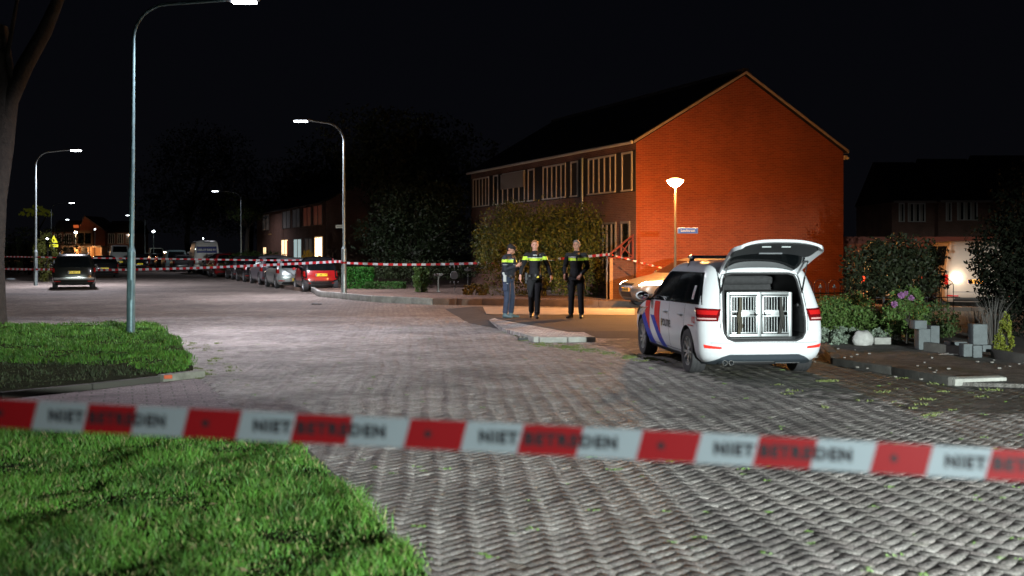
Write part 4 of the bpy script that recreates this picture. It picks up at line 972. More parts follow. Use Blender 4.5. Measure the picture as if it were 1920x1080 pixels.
# ------------------------------------------------------------------ street lamps
LEDC = (.92, .89, 1.0)
def arc_lamp(name, label, base, H, arm, side, power, glow=LEDF, r0=.085, lean=0, far_=False, group='tall street lamps with a curved arm', paint=GALV):
    """side: +1 arm to +x, -1 arm to -x"""
    t = thing(name, label, 'street lamp', base, 0, group); t.rotation_euler = (0, R(lean), 0)
    mb = MB(); n = 8 if far_ else 20
    mb.tube([(0, 0, 0), (0, 0, 1.75)], [r0, r0*.97], n); mb.tube([(0, 0, 1.75), (0, 0, 1.84)], [r0*.97, r0*.62], n, cap=False)
    mb.tube([(0, 0, 1.84), (0, 0, 3.9)], [r0*.60, r0*.56], n, cap=False); mb.tube([(0, 0, 3.9), (0, 0, 3.96)], [r0*.62, r0*.56], n)
    mb.build('pole', paint, t, smooth=40)
    pts, rr = [(0, 0, 3.9)], [r0*.52]; Rb = .75
    pts.append((0, 0, H-Rb)); rr.append(r0*.42)
    for i in range(1, 9):
        a = PI/2*i/8*.94; pts.append((side*Rb*(1-math.cos(a)), 0, H-Rb+Rb*math.sin(a))); rr.append(r0*.40)
    e = Vector(pts[-1]); pts.append((side*(arm-.55), 0, e.z+.10)); rr.append(r0*.34)
    mb = MB(); mb.tube(pts, rr, n); mb.build('arm', paint, t, smooth=60)
    hx, hz = side*(arm-.25), e.z+.11
    mb = MB(); mb.tube([(hx-side*.42, 0, hz), (hx-side*.30, 0, hz+.005), (hx-side*.05, 0, hz+.012), (hx+side*.30, 0, hz+.01), (hx+side*.36, 0, hz)], [(.035, .035), (.09, .05), (.14, .055), (.12, .045), (.05, .02)], 14, mi=0)
    hd_ = mb.build('lamp_head', mat('lamp_grey', (.16, .17, .18), .4, .5), t, smooth=50)
    mb = MB(); mb.bbox((hx+side*.03, 0, hz-.05), (.50, .20, .05), .02); mb.build('lamp_glass', glow, hd_, smooth=40)
    if not far_:
        mb = MB(); mb.bbox((0, -r0*.99, .95), (.09, .012, .42), .004); mb.build('service_door', paint, t)
    if power: lamp('SPOT', 'lamp_light', (hx, 0, hz-.10), power, LEDC, t, .12, 158, .55)
    return t
base = G(245, 630); base.z = .03
arc_lamp('street_lamp', 'tall bluish grey lamp post rising from the grass verge, its lamp above the view', base, 6.98, 2.55, 1, 4600, LEDG, .088, .55, paint=mat('blue_grey_galvanised', (.10, .17, .18), .45, .4, var=.3, vscale=8))
base = G(645, 551, .12); L2 = arc_lamp('street_lamp', 'lit lamp post beside the tiny red car, barrier tape tied round it', base, 6.65, 1.9, -1, 5000, LEDG, .105)
mb = MB(); mb.box((-.17, -.03, 2.62), (.30, .012, .13), mi=0)
vs, fs = text_geo('Wilgenlaan', .05, .001); mb.add([(-.17+v.x, -.038, 2.62+v.y) for v in vs], fs, 1); mb.build('sign_plate', [mat('pale_sign', (.35, .42, .42), .5), PLAST], L2)
base = Vector(((67-960)/F*55, 55, 0)); arc_lamp('street_lamp', 'lit lamp post with a long arm left of the bronze estate car', base, 6.9, 2.3, 1, 6500, LEDG, .10)
for (hx, hy, px, sd, lb, pw) in ((404, 359, 452, -1, 'lamp post standing above the row of parked cars, behind the high white van', 900), (134, 381, 96, 1, 'lamp post with a faint pole behind the yellow warning sign', 300),
                             (240, 404, 272, -1, 'distant lamp post just beside the tall bluish post, arm reaching over the road', 250), (126, 412, 103, 1, 'small far lamp post above the roof of the brick gable house across the street', 0)):
    Y = 5.05*F/(HOR-hy); arm = abs(hx-px)/F*Y+.25
    arc_lamp('street_lamp', lb, ((px-960)/F*Y, Y, 0), 6.8, arm, sd, pw, far_=True, r0=.10)
for (px, py, z, lb) in ((288, 434, 4.3, 'small post-top lamp alone in the dark above the parked row'), (89, 447, 3.6, 'low bright lamp at the foot of the yellow warning sign'), (142, 436, 5.0, 'tiny lamp on a thin pole in front of the garages'), (178, 430, 5.4, 'faint lamp against the brick gable far across the street'), (381, 447, 4.0, 'pinprick lamp just above the roof of the high white van')):
    Y = min(235, (z-CH)*F/(HOR-py)); t = thing('post_lamp', lb, 'street lamp', ((px-960)/F*Y, Y, 0), 0, 'low post-top lamps far off')
    mb = MB(); mb.tube([(0, 0, 0), (0, 0, z-.2)], [.06, .04], 8); mb.build('pole', GALV, t)
    mb = MB(); s_ = .0011*Y if px not in (178, 381) else .0005*Y; mb.sph((0, 0, z), (s_*1.3, s_*1.3, s_), 12); mb.build('lamp_head', LEDF, t, smooth=60)
    if px == 142: lamp('POINT', 'glow', (0, -.6, z), 1500, (1, .62, .36), t, .2)

# the orange lamp in front of the brick gable
so = thing('sodium_lamp', 'orange glowing post-top lamp with a blue street name sign before the brick gable', 'street lamp', ((1266-960)/F*30.9, 30.9, .10))
mb = MB(); mb.tube([(0, 0, 0), (0, 0, 1.2), (0, 0, 1.25), (0, 0, 3.54)], [.055, .052, .038, .030], 14); mb.build('pole', mat('lamp_post_grey', (.07, .066, .06), .7), so, smooth=40)
mb = MB(); mb.lathe([(.001, 3.54), (.07, 3.55), (.14, 3.60), (.22, 3.69), (.24, 3.722), (.001, 3.725)], 24)
SOD = mat('sodium_glow', (1, .7, .4), .4, emit=(1, .41, .10), estr=2600); recalc(mb.build('lamp_bowl', SOD, so, smooth=50))
mb = MB(); mb.lathe([(.25, 3.732), (.23, 3.75), (.10, 3.80), (.001, 3.81)], 24); mb.lathe([(.001, 3.730), (.25, 3.731)], 24); mb.build('lamp_cap', mat('cap_cream', (.7, .55, .4), .5, emit=(1, .5, .17), estr=12, sample=False), so, smooth=50)
SODC = (1.0, .42, .10)
mb = MB(); mb.bbox((.36, -.03, 2.28), (.56, .02, .14), .004, mi=0); mb.bbox((.36, -.025, 2.28), (.60, .016, .17), .004, mi=2)
vs, fs = text_geo('Loofstraat', .105, .002); mb.add([(.36+v.x*.95, -.042, 2.28+v.y) for v in vs], fs, 1)
mb.build('name_sign', [mat('sign_blue', (.03, .09, .45), .4), mat('sign_text', (.55, .6, .65), .5), mat('sign_rim', (.3, .35, .5), .5)], so)

arc_lamp('street_lamp', 'lamp post hidden behind the brick gable, lighting the yard', (13.4, 58, 0), 6.6, 1.2, 1, 3500, LEDF, .10)  # added out of sight to brighten the houses on the right
# two unseen lights, the lawn lamp added as fill, that light the foreground and the back of the police car
arc_lamp('street_lamp', 'lamp post outside the view, over the near lawn', (-8.6, 4.2, 0), 6.9, 3.2, 1, 250, LEDG, .10)
FX, FY, FZ = 7.2, -7.0, 2.45
fa = math.atan2(1.5-FX, 22-FY)     # aimed along the street past the police car
fm = thing('floodlight', 'low floodlight on a tripod with a visor, standing outside the view', 'floodlight', (FX, FY, 0), -fa)
mb = MB(); mb.tube([(0, 0, .8), (0, 0, 1.9)], [.025, .02], 10)
for k in range(3): a = 2*PI*k/3+.5; mb.tube([(0, 0, 1.0), (math.cos(a)*.7, math.sin(a)*.7, .02)], .015, 8)
mb.build('tripod', GALV, fm); mb = MB(); mb.bbox((0, -.10, FZ), (.5, .12, .22), .02); mb.build('lamp_housing', BLACKM, fm)
mb = MB(); mb.box((0, .55, FZ+.045), (4.2, 1.15, .012), rx=-.068); mb.build('visor', BLACKM, fm)  # unseen plate added to cut the beam off level
lamp('SPOT', 'flood', (0, 0, FZ), 44000, (.90, 1.0, .97), fm, .045, 82, .9, (1.0, 10, FZ-.9))

# ------------------------------------------------------------------ houses
def window(parent, o, d, n, w_, z0, z1, panes=1, fr=TRIM, gl=GLASS, name='window', fw=.055, lit=None, curtain=None):
    """a window in the wall plane: o = wall point at the left edge (local), d = direction along the wall, n = outward normal"""
    o, d, n = Vector(o), Vector(d), Vector(n); rz = math.atan2(d.y, d.x); mb = MB()
    def bar(a, b_, za, zb, th=.06, out=.02, mi=0): c = o+d*((a+b_)/2)+n*out; mb.box((c.x, c.y, (za+zb)/2), (abs(b_-a), th, zb-za), rz=rz, mi=mi)
    bar(0, w_, z0-.05, z0, .10, .04); bar(0, w_, z1, z1+fw); bar(0, fw, z0, z1); bar(w_-fw, w_, z0, z1)
    for k in range(1, panes): x = w_*k/panes; bar(x-fw*.55, x+fw*.55, z0, z1, .055, .02)
    f = mb.build(name, fr, parent); mb = MB(); c = o+d*(w_/2)+n*.004; mb.box((c.x, c.y, (z0+z1)/2), (w_-.02, .02, z1-z0), rz=rz)
    g = mb.build('pane', lit or gl, f)
    if curtain:
        mb = MB()
        for (a, b_) in curtain[0]: c = o+d*((a+b_)/2)+n*.017; mb.box((c.x, c.y, (z0+z1)/2), (b_-a, .006, z1-z0-.02), rz=rz)
        mb.build('curtain', curtain[1], f)
    return f
def terrace(name, label, corner, length, depth, eave, ridge, wallm, group=None, overhang=.35, verge=None, rz=None, gutter=TRIM):
    """row house; local x runs along the gable, local y along the street; corner at the origin"""
    t = thing(name, label, 'house', corner, (STREET-PI/2) if rz is None else rz, group)
    g = MB(); vs = [(0, 0, 0), (depth, 0, 0), (depth, 0, eave), (depth/2, 0, ridge), (0, 0, eave)]; k = len(vs); vs2 = [(x, length, z) for x, y, z in vs]
    g.add(vs+vs2, [(0, 1, 2, 3, 4), (9, 8, 7, 6, 5), (5, 0, 4, 9), (1, 6, 7, 2)]); recalc(g.build('wall', wallm, t))
    sl = (ridge-eave)/(depth/2); r = MB()
    for sx_ in (0, 1):
        def q(x): return x if sx_ == 0 else depth-x
        e0 = eave-overhang*sl
        a = [(q(-overhang), e0+.05), (q(depth/2), ridge+.05), (q(depth/2), ridge+.20), (q(-overhang), e0+.18)]
        y0, y1 = -.10, length+.10
        r.add([(x, y0, z) for x, z in a]+[(x, y1, z) for x, z in a], [(0, 1, 2, 3), (7, 6, 5, 4), (0, 4, 5, 1), (1, 5, 6, 2), (2, 6, 7, 3), (3, 7, 4, 0)])
    r.box((depth/2, length/2, ridge+.19), (.24, length+.2, .12))
    rf = recalc(r.build('roof', ROOF, t))
    if verge:
        for sx_, (y0, y1) in ((0, (-.135, -.103)), (1, (-.135, -.103)), (0, (length+.103, length+.135)), (1, (length+.103, length+.135))):
                v = MB()
                def q(x): return x if sx_ == 0 else depth-x
                e0 = eave-overhang*sl
                a = [(q(-overhang), e0+.06), (q(depth/2), ridge+.06), (q(depth/2), ridge+.15), (q(-overhang), e0+.15)]
                v.add([(x, y0, z) for x, z in a]+[(x, y1, z) for x, z in a], [(0, 1, 2, 3), (7, 6, 5, 4), (0, 4, 5, 1), (2, 6, 7, 3), (3, 7, 4, 0)])
                recalc(v.build('verge_board', verge, rf))
    gm = MB()
    for x in (-overhang-.05, depth+overhang+.05): gm.tube([(x, -.05, eave-overhang*sl+.10), (x, length+.05, eave-overhang*sl+.10)], .06, 8)
    gm.build('gutter', gutter, rf, smooth=50); return t
mh = terrace('brick_house', 'end brick terrace house with its gable glowing orange under the street lamp', Vector((4.26, 36.6, 0)), 16.2, 8.85, 5.5, 8.08, BRICK, overhang=.14, verge=mat('verge_cream', (.42, .36, .28), .6))
for ch in mh.children:
    if ch.name.startswith('wall'):   # facade a darker brick than the gable
        ch.data.materials.append(BRICKD); ch.data.polygons[2].material_index = 1; ch.data.polygons[3].material_index = 1
def tf(px): q = px-960; return (8520-36.6*q)/(770+.923*q)
DP_ = mat('dark_cladding', (.03, .028, .026), .7); CUR = mat('net_curtain', (.36, .33, .28), .85)
N_ = (-1, 0, 0); D_ = (0, 1, 0)
SHUT = mat('roller_shutter', (.32, .30, .27), .6)
for (pa, pb, n_) in ((1187, 1167, 1), (1156, 1104, 5), (1085, 1071, 1), (1062, 1019, 5), (1003, 991, 1), (985, 943, 4), (935, 926, 1), (918, 888, 5)):
    a, b_ = tf(pa), tf(pb); w_ = b_-a
    f = window(mh, (0, a, 0), D_, N_, w_, 3.92, 5.17, n_, fw=.07, curtain=([(w_*k/n_+.08, w_*k/n_+w_/n_*.42) for k in range(n_)], CUR))
    if pa == 985:
        mb = MB(); mb.box((-.06, a+w_/2, 4.86), (.10, w_+.05, .66)); mb.build('roller_shutter', SHUT, f)
mb = MB(); mb.box((-.012, 8.1, 4.55), (.02, 16.15, 1.42))
mb.build('cladding', DP_, mh)
for a, b_, z0, z1, n_ in ((1182, 1165, .3, 2.75, 1), (1156, 1130, 1.0, 2.75, 3), (1095, 1060, 1.0, 2.75, 3), (1040, 1020, .2, 2.6, 1), (1000, 960, 1.0, 2.75, 3), (920, 895, 1.0, 2.6, 3)):
    a, b_ = tf(a), tf(b_); window(mh, (0, a, 0), D_, N_, b_-a, z0, z1, n_, fr=mat('dimmed_frame', (.22, .20, .17), .6), fw=.08)  # lower frames coloured darker to stand in for dim light
mb = MB(); p = tf(1096); mb.tube([(-.10, p, 0), (-.10, p, 5.3)], .05, 10); mb.build('downpipe', GALV, mh, smooth=50)
mb = MB(); mb.box((depth_ := 4.5, -.012, .22), (8.8, .02, .04)); mb.build('plinth_course', DP_, mh)
mb = MB(); mb.bbox((8.85, -.12, 5.28), (.12, .12, .16), .02); mb.sph((8.9, -.2, 5.26), .05, 8); mb.build('roof_corner_bracket', mat('verge_cream2', (.5, .42, .3), .6), mh)
# low brick garden wall with a dark red lattice beside the gable corner
gw = thing('garden_wall', 'low brick garden wall with a dark red lattice rising to the house corner', 'garden wall', (4.26-.05, 36.55, 0), (STREET-PI/2))
mb = MB(); L_ = 1.0; mb.box((-L_/2-.02, .10, .75), (L_, .12, 1.5)); mb.build('wall', brick_mat('shaded_wall_brick', (.12, .045, .03), (.09, .035, .024), (.12, .08, .06)), gw)  # brick colour darkened to stand in for shade on this wall
mb = MB(); RW = mat('dark_red_wood', (.16, .03, .02), .7)
mb.box((-L_/2, .10, 1.55), (L_, .05, .06)); mb.tube([(-L_, .10, 1.62), (0, .10, 2.35)], .035, 6); mb.box((-.03, .10, 1.9), (.06, .05, .9)); mb.box((-L_*.5, .10, 1.75), (.05, .05, .5)); mb.tube([(-L_*.5, .12, 2.0), (-.05, .12, 1.6)], .025, 6); mb.tube([(-L_*.5, .13, 1.62), (-.05, .13, 2.2)], .025, 6)
mb.build('lattice', RW, gw)

# second row with lit windows, half way down the street
def PX(px, Y): return (px-960)/F*Y
c0 = Vector((PX(611, 76), 76, 0))
h2 = terrace('brick_house', 'dark terrace row with tall warmly lit windows beyond the parked cars', c0, 30, 9, 5.3, 7.6, BRICKD, gutter=mat('dark_gutter', (.03, .03, .03), .6))
def t2(px):
    q = px-960; return (c0.x*F-q*c0.y)/(q*U.y-U.x*F)
WARM = mat('warm_window', (1, .8, .5), .5, emit=(1, .66, .34), estr=2.2, sample=False); BRI = mat('bright_window', (1, .8, .5), .5, emit=(1, .74, .42), estr=4.5, sample=False)
DIM = mat('dim_red_window', (.3, .1, .06), .5, emit=(.30, .075, .045), estr=.09, sample=False); COOL = mat('cool_window', (.5, .6, .6), .5, emit=(.6, .8, .8), estr=.5, sample=False)
DIMG = mat('dim_grey_window', (.2, .2, .2), .5, emit=(.12, .12, .13), estr=.06, sample=False); DF = mat('dark_frame', (.12, .10, .09), .6)
for (a, b_, z0, z1, lit, fr) in ((605, 591, .35, 2.75, BRI, mat('lit_cream_frame', (.6, .5, .35), .5, emit=(1, .6, .3), estr=.35, sample=False)), (566, 551, .6, 2.7, COOL, DF), (586, 572, .8, 2.7, DIMG, DF), (541, 528, 1.15, 2.7, WARM, DF), (605, 588, 3.7, 5.1, DIM, DF), (584, 569, 3.7, 5.1, DIM, DF), (563, 549, 3.7, 5.1, DIMG, DF), (545, 530, 3.7, 5.1, DIMG, DF), (505, 493, 3.7, 5.1, DIMG, DF), (500, 494, 1.4, 2.1, WARM, DF)):
    a, b_ = t2(a), t2(b_); w_ = b_-a; f = window(h2, (0, a, 0), D_, N_, w_, z0, z1, 2 if w_ > 1.2 else 1, fr=fr, lit=lit, fw=.08)
    if lit is BRI:
        mb = MB(); mb.box((-.03, a+w_*.32, 1.0), (.02, w_*.35, .9)); mb.box((-.035, a+w_*.8, 1.6), (.02, .14, 2.3)); mb.build('furniture', mat('brown_cabinet', (.25, .10, .03), .6, emit=(.6, .2, .05), estr=.25, sample=False), f)
    if lit is WARM and w_ > 2:
        mb = MB(); mb.box((-.03, a+.3, 1.9), (.02, .6, 1.5)); mb.build('curtain', mat('red_curtain', (.4, .08, .05), .8, emit=(.6, .12, .06), estr=.4, sample=False), f)
po = thing('porch', 'timber porch lit by its own bright lamp on the dark terrace row', 'porch', P(508, 470, 97)-Vector((0, 0, 1.8)), STREET-PI/2)
mb = MB(); mb.box((0, 0, 2.6), (.14, .14, 5.2)); mb.box((1.0, 0, 2.9), (2.4, 1.6, .12), ry=.35); mb.build('timber', mat('porch_wood', (.45, .26, .10), .7), po)
mb = MB(); mb.sph((.55, -1.0, 2.35), .22, 12); mb.build('lamp_bulb', mat('porch_glow', (1, .7, .3), .5, emit=(1, .58, .2), estr=30, sample=False), po, smooth=60)
lamp('POINT', 'glow', (.4, -1.3, 2.3), 90, (1, .55, .2), po, .1)

# far cluster across the street: gable house, its wings and lit garages
YF = 200
def fx(px): return PX(px, YF)
h3 = thing('brick_house', 'far gabled house across the street with a projecting upper window over lit garages', 'house', (fx(172), YF, 0))
mb = MB(); g = [(fx(150)-fx(172), 5.9), (0-1.35, 8.1), (fx(197)-fx(172), 5.4)]
mb.add([(g[0][0], 0, 0), (g[2][0], 0, 0), (g[2][0], 0, g[2][1]), (g[1][0], 0, g[1][1]), (g[0][0], 0, g[0][1]), (g[0][0], 9, 0), (g[2][0], 9, 0), (g[2][0], 9, g[2][1]), (g[1][0], 9, g[1][1]), (g[0][0], 9, g[0][1])],
       [(0, 1, 2, 3, 4), (9, 8, 7, 6, 5), (1, 6, 7, 2), (5, 0, 4, 9)]); recalc(mb.build('wall', BRICK, h3))
mb = MB()
for a, b_ in ((g[0], g[1]), (g[1], g[2])):
    mb.add([(a[0], -.2, a[1]), (b_[0], -.2, b_[1]), (b_[0], -.2, b_[1]+.25), (a[0], -.2, a[1]+.25), (a[0], 9.2, a[1]), (b_[0], 9.2, b_[1]), (b_[0], 9.2, b_[1]+.25), (a[0], 9.2, a[1]+.25)], [(0, 1, 2, 3), (7, 6, 5, 4), (0, 4, 5, 1), (1, 5, 6, 2), (2, 6, 7, 3), (3, 7, 4, 0)])
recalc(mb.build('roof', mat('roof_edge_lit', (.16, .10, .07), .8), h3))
a = fx(147)-fx(172); w_ = fx(178)-fx(147)
mb = MB(); mb.box((a+w_/2, -.5, 4.1), (w_, 1.0, 2.9)); mb.build('bay', mat('bay_wood', (.40, .20, .09), .7), h3)
window(h3, (a+.2, -1.0, 0), (1, 0, 0), (0, -1, 0), w_-.4, 3.1, 5.1, 2, fr=mat('bay_frame', (.5, .3, .14), .6), fw=.14)
for (pa, pb, zt) in ((93, 150, 5.3), (195, 247, 5.2)):
    t = thing('brick_house', 'dark long wing with pale window band left of the far gabled house' if pa < 100 else 'dark long wing right of the far gabled house, behind the white box van', 'house', (fx(pa), YF+1, 0))
    L_ = fx(pb)-fx(pa); mb = MB(); mb.box((L_/2, 4, zt/2), (L_, 8, zt)); mb.build('wall', BRICKD, t)
    mb = MB(); mb.add([(-.3, -.4, zt), (L_+.3, -.4, zt), (L_+.3, 4, zt+2.3), (-.3, 4, zt+2.3), (-.3, 8.4, zt), (L_+.3, 8.4, zt)], [(0, 1, 2, 3), (3, 2, 5, 4), (0, 3, 4), (1, 5, 2), (0, 4, 5, 1)]); recalc(mb.build('roof', ROOF, t))
    for k in range(3): window(t, (L_*(.08+k*.32), 0, 0), (1, 0, 0), (0, -1, 0), L_*.24, 3.2, 4.9, 3, fw=.12)
    if pa < 100:
        mb = MB(); mb.box((.72*L_, 1.1, 6.4), (.9, .2, .5), rx=.5); mb.box((.93*L_, 1.3, 6.4), (.9, .2, .6), rx=.5); mb.build('skylight', mat('skylight_glow', (.6, .2, .05), .5, emit=(.9, .16, .04), estr=.5, sample=False), t)
ga = thing('garage_block', 'low garages with orange lit walls at the end of the side yard', 'garage', (PX(116, 194), 194, 0))
Lg = PX(190, 194)-PX(116, 194); mb = MB(); mb.box((Lg/2, 2, 2.55), (Lg, 4.4, .3)); mb.build('roof', mat('garage_fascia', (.30, .22, .15), .7), ga)
mb = MB(); mb.box((Lg/2, 3, 1.2), (Lg, .3, 2.4))
for k in range(4): mb.box((Lg*(k+.02)/3.05, 1.5, 1.2), (.3, 3, 2.4))
mb.build('wall', mat('garage_plaster', (.55, .38, .24), .8), ga)
mb = MB(); mb.box((Lg*.60, .1, 1.2), (1.6, .1, 2.4)); mb.box((Lg*.10, .1, 1.2), (1.6, .1, 2.4)); mb.build('door', DP_, ga)
for k in (.42, .82): lamp('POINT', 'glow', (Lg*k, -.2, 2.1), 260, (1, .52, .2), ga, .2)

# houses on the right, behind the garden
YR = 78
def rx_(px): return PX(px, YR)
def right_house(label, p0, p1, dz, wins, ridge, seed):
    t = thing('brick_house', label, 'house', (rx_(p0), YR+dz, 0), 0, 'dark row houses behind the garden'); L_ = rx_(p1)-rx_(p0)
    mb = MB(); mb.box((L_/2, 4, 2.7), (L_, 8, 5.4)); mb.build('wall', BRICKD, t)
    mb = MB(); mb.add([(-.02, -.4, 5.35), (L_+.02, -.4, 5.35), (L_+.02, 4, ridge), (-.02, 4, ridge), (-.02, 8.4, 5.35), (L_+.02, 8.4, 5.35)], [(0, 1, 2, 3), (3, 2, 5, 4), (0, 3, 4), (1, 5, 2), (0, 4, 5, 1)]); recalc(mb.build('roof', ROOF, t))
    mb = MB(); mb.box((L_/2, -.46, 5.36), (L_, .06, .16)); mb.build('gutter', mat('gutter_grey', (.30, .28, .25), .6), t)
    for (a, b_, z0, z1, n_) in wins:
        w_ = rx_(b_)-rx_(a); window(t, (rx_(a)-rx_(p0), 0, 0), (1, 0, 0), (0, -1, 0), w_, z0, z1, n_, fw=.09, curtain=([(w_*k/n_+.06, w_*k/n_+w_/n_*.55) for k in range(n_)], CUR))
    return t
right_house('dark row house with a three-pane window above the white van', 1672, 1752, 0, ((1685, 1696, 3.95, 5.2, 1), (1702, 1735, 3.95, 5.2, 3)), 8.6, 1)
right_house('dark row house with a narrow and a wide window, next to the garden hedge', 1752, 1848, -.7, ((1766, 1777, 3.98, 5.25, 1), (1787, 1825, 4.05, 5.3, 3)), 8.8, 2)
right_house('dark row house partly cut off by the edge of the picture above the tall hedge', 1848, 1990, -1.4, ((1861, 1873, 4.0, 5.3, 1), (1884, 1903, 4.1, 5.3, 2), (1935, 1960, 4.1, 5.3, 3)), 9.0, 3)
right_house('dark low row house just beside the orange gable', 1560, 1640, 14, ((1587, 1594, 3.6, 5.0, 1), (1604, 1612, 3.6, 5.0, 1)), 8.4, 4)
gb = thing('garage_block', 'low brick garage row with a reddish roof edge behind the garden tree', 'garage', (PX(1586, 46), 46, 0))
L_ = PX(1860, 46)-PX(1586, 46); mb = MB(); mb.box((L_/2, 2.5, 1.05), (L_, 5, 2.1)); mb.build('wall', BRICK, gb)
mb = MB(); mb.box((L_/2, 2.4, 2.25), (L_+.3, 5.3, .30)); mb.build('roof', mat('red_fascia', (.20, .05, .03), .7), gb)
mb = MB()
for k in range(3): mb.box((L_*(.2+.3*k), -.02, .95), (1.0, .04, 1.9))
mb.build('door', DP_, gb)
# ------------------------------------------------------------------ trees and plants
def leafmat(name, col, **k): return mat(name, col, .6, var=.4, vscale=1.6, island=.35, spec=.25, **k)
LF_DARK = leafmat('dark_leaves', (.030, .042, .016)); LF_MID = leafmat('mid_leaves', (.045, .075, .020)); LF_CON = leafmat('conifer_leaves', (.085, .095, .018)); LF_YEL = leafmat('yellow_leaves', (.12, .17, .02))
LF_SH = leafmat('shrub_leaves', (.075, .13, .03)); LF_SIL = leafmat('silver_leaves', (.20, .25, .19))
def tree(name, label, loc, blobs, n, size, m, trunk=(.16, 2.0), limbs=5, seed=1, group=None, clump=.09, cat='tree', crown='crown', bark=BARK):
    t = thing(name, label, cat, loc, 0, group); rr = random.Random(seed); mb = MB(); r0, h = trunk
    pts = [(0, 0, 0), (rr.uniform(-.05, .05)*h, rr.uniform(-.05, .05)*h, h*.5), (rr.uniform(-.06, .06)*h, rr.uniform(-.06, .06)*h, h)]
    mb.tube(pts, [r0*1.25, r0, r0*.8], 10); top = Vector(pts[-1])
    for i in range(limbs):
        b_ = blobs[i % len(blobs)]; e = Vector((b_[0]+rr.uniform(-.5, .5)*b_[3], b_[1]+rr.uniform(-.5, .5)*b_[4], b_[2]+rr.uniform(0, .6)*b_[5])); m_ = top.lerp(e, .5)+Vector((rr.uniform(-.1, .1)*h, 0, rr.uniform(0, .12)*h))
        mb.tube([top-Vector((0, 0, r0)), m_, e], [r0*.55, r0*.35, r0*.12], 7)
    mb.build('trunk', bark, t, smooth=60)
    v, f = leaves(blobs, n, size, clump, seed); npmesh(crown, v, f, m, t); return t
def rb(n, rx, ry, rz, cz, s, seed):   # random sub-blobs of a crown
    r = random.Random(seed); out = []
    for i in range(n):
        a = r.uniform(0, 6.28); k = r.uniform(.2, .75); q = s*r.uniform(.7, 1.2)
        out.append((math.cos(a)*rx*k, math.sin(a)*ry*k, cz+r.uniform(-.75, .75)*rz, q*rx*.55, q*ry*.55, q*rz*.45))
    return out
# big old trunk at the edge, with a limb leaning over
tb = G(2, 616); t = thing('old_tree', 'thick old tree with rough dark bark, one limb leaning towards the tall lamp post', 'tree', (tb.x-.22, tb.y, 0))
mb = MB()
mb.tube([(0, 0, 0), (.02, 0, .35), (.02, 0, 1.6), (.05, 0, 3.0), (.14, .1, 4.3), (.16, .1, 5.2), (.0, .1, 7.0)], [.36, .27, .23, .25, .33, .38, .30], 18)
mb.tube([(.1, 0, 4.3), (.38, 0, 5.2), (.75, .1, 6.1), (1.15, .2, 6.9), (1.7, .3, 8.4)], [.22, .20, .17, .15, .10], 12)
mb.tube([(.0, 0, 4.8), (-.5, 0, 6.2), (-1.1, .2, 8)], [.22, .17, .1], 12); mb.tube([(.5, 0, 5.5), (.42, -.1, 6.3), (.7, -.2, 7.6)], [.10, .07, .04], 8)
for v_i in range(len(mb.v)):
    x, y, z = mb.v[v_i]; k = 1+.10*math.sin(z*7+x*9)*math.cos(y*11+z*3); mb.v[v_i] = (x*1.0+.02*math.sin(z*9), y, z) if z < .01 else (x+(k-1)*.3, y+(k-1)*.2, z)
mb.build('trunk', BARK, t, smooth=70)
v, f = leaves(rb(12, 4.2, 4.2, 1.6, 10.6, 1, 5), 9000, .07, .10, 5); npmesh('crown', v, f, LF_MID, t)
# unseen tree added beside the lawn: breaks up the light of the lamp over the near lawn
v, f = leaves([(-4.3, 5.2, 4.6, .8, .7, .35), (-6.6, 7.4, 4.9, 1.1, .9, .4), (-4.2, 3.2, 4.7, .6, .5, .3)], 1500, .10, .12, 9)
tv = thing('street_tree', 'young leafy street tree outside the view, beside the near lawn', 'tree', (-1.5, 0, 0))
mb = MB(); mb.tube([(-4.8, 4.6, 0), (-4.75, 4.6, 2.4), (-4.7, 4.7, 4.0)], [.10, .08, .06], 10)
for e in ((-4.3, 5.2, 4.6), (-6.6, 7.4, 4.9), (-4.2, 3.2, 4.7)): mb.tube([(-4.7, 4.7, 3.6), e], [.05, .015], 6)
mb.build('trunk', BARK, tv, smooth=60); npmesh('crown', v, f, LF_MID, tv)
# tall conifer-like hedge before the facade
def lush(px0, px1, pyb, pyt, Y, zb=0.0):
    x0, x1 = PX(px0, Y), PX(px1, Y); zt = CH-(pyt-HOR)*Y/F; return (x0+x1)/2, (x1-x0)/2, zt
cx, rx0, zt = lush(893, 1146, 550, 380, 38.6)
hb = []; r_ = random.Random(3)
for i in range(26):
    u = r_.uniform(-1, 1); k = 1-.28*abs(u)**3; z_ = r_.random()
    hb.append((u*rx0*.86, r_.uniform(-.5, .6), .35+z_*(zt-.9)*k, .52, .55, .62))
for u in (-.62, -.3, 0, .3, .62): hb.append((u*rx0, 0, zt*.5, .9, .7, zt*.42))
tree('conifer_hedge', 'broad bushy conifer hedge behind the three officers, lit greenish brown', (cx, 38.9, .1), hb, 30000, .055, LF_CON, (.10, 1.2), 7, 11, clump=.10, cat='hedge')
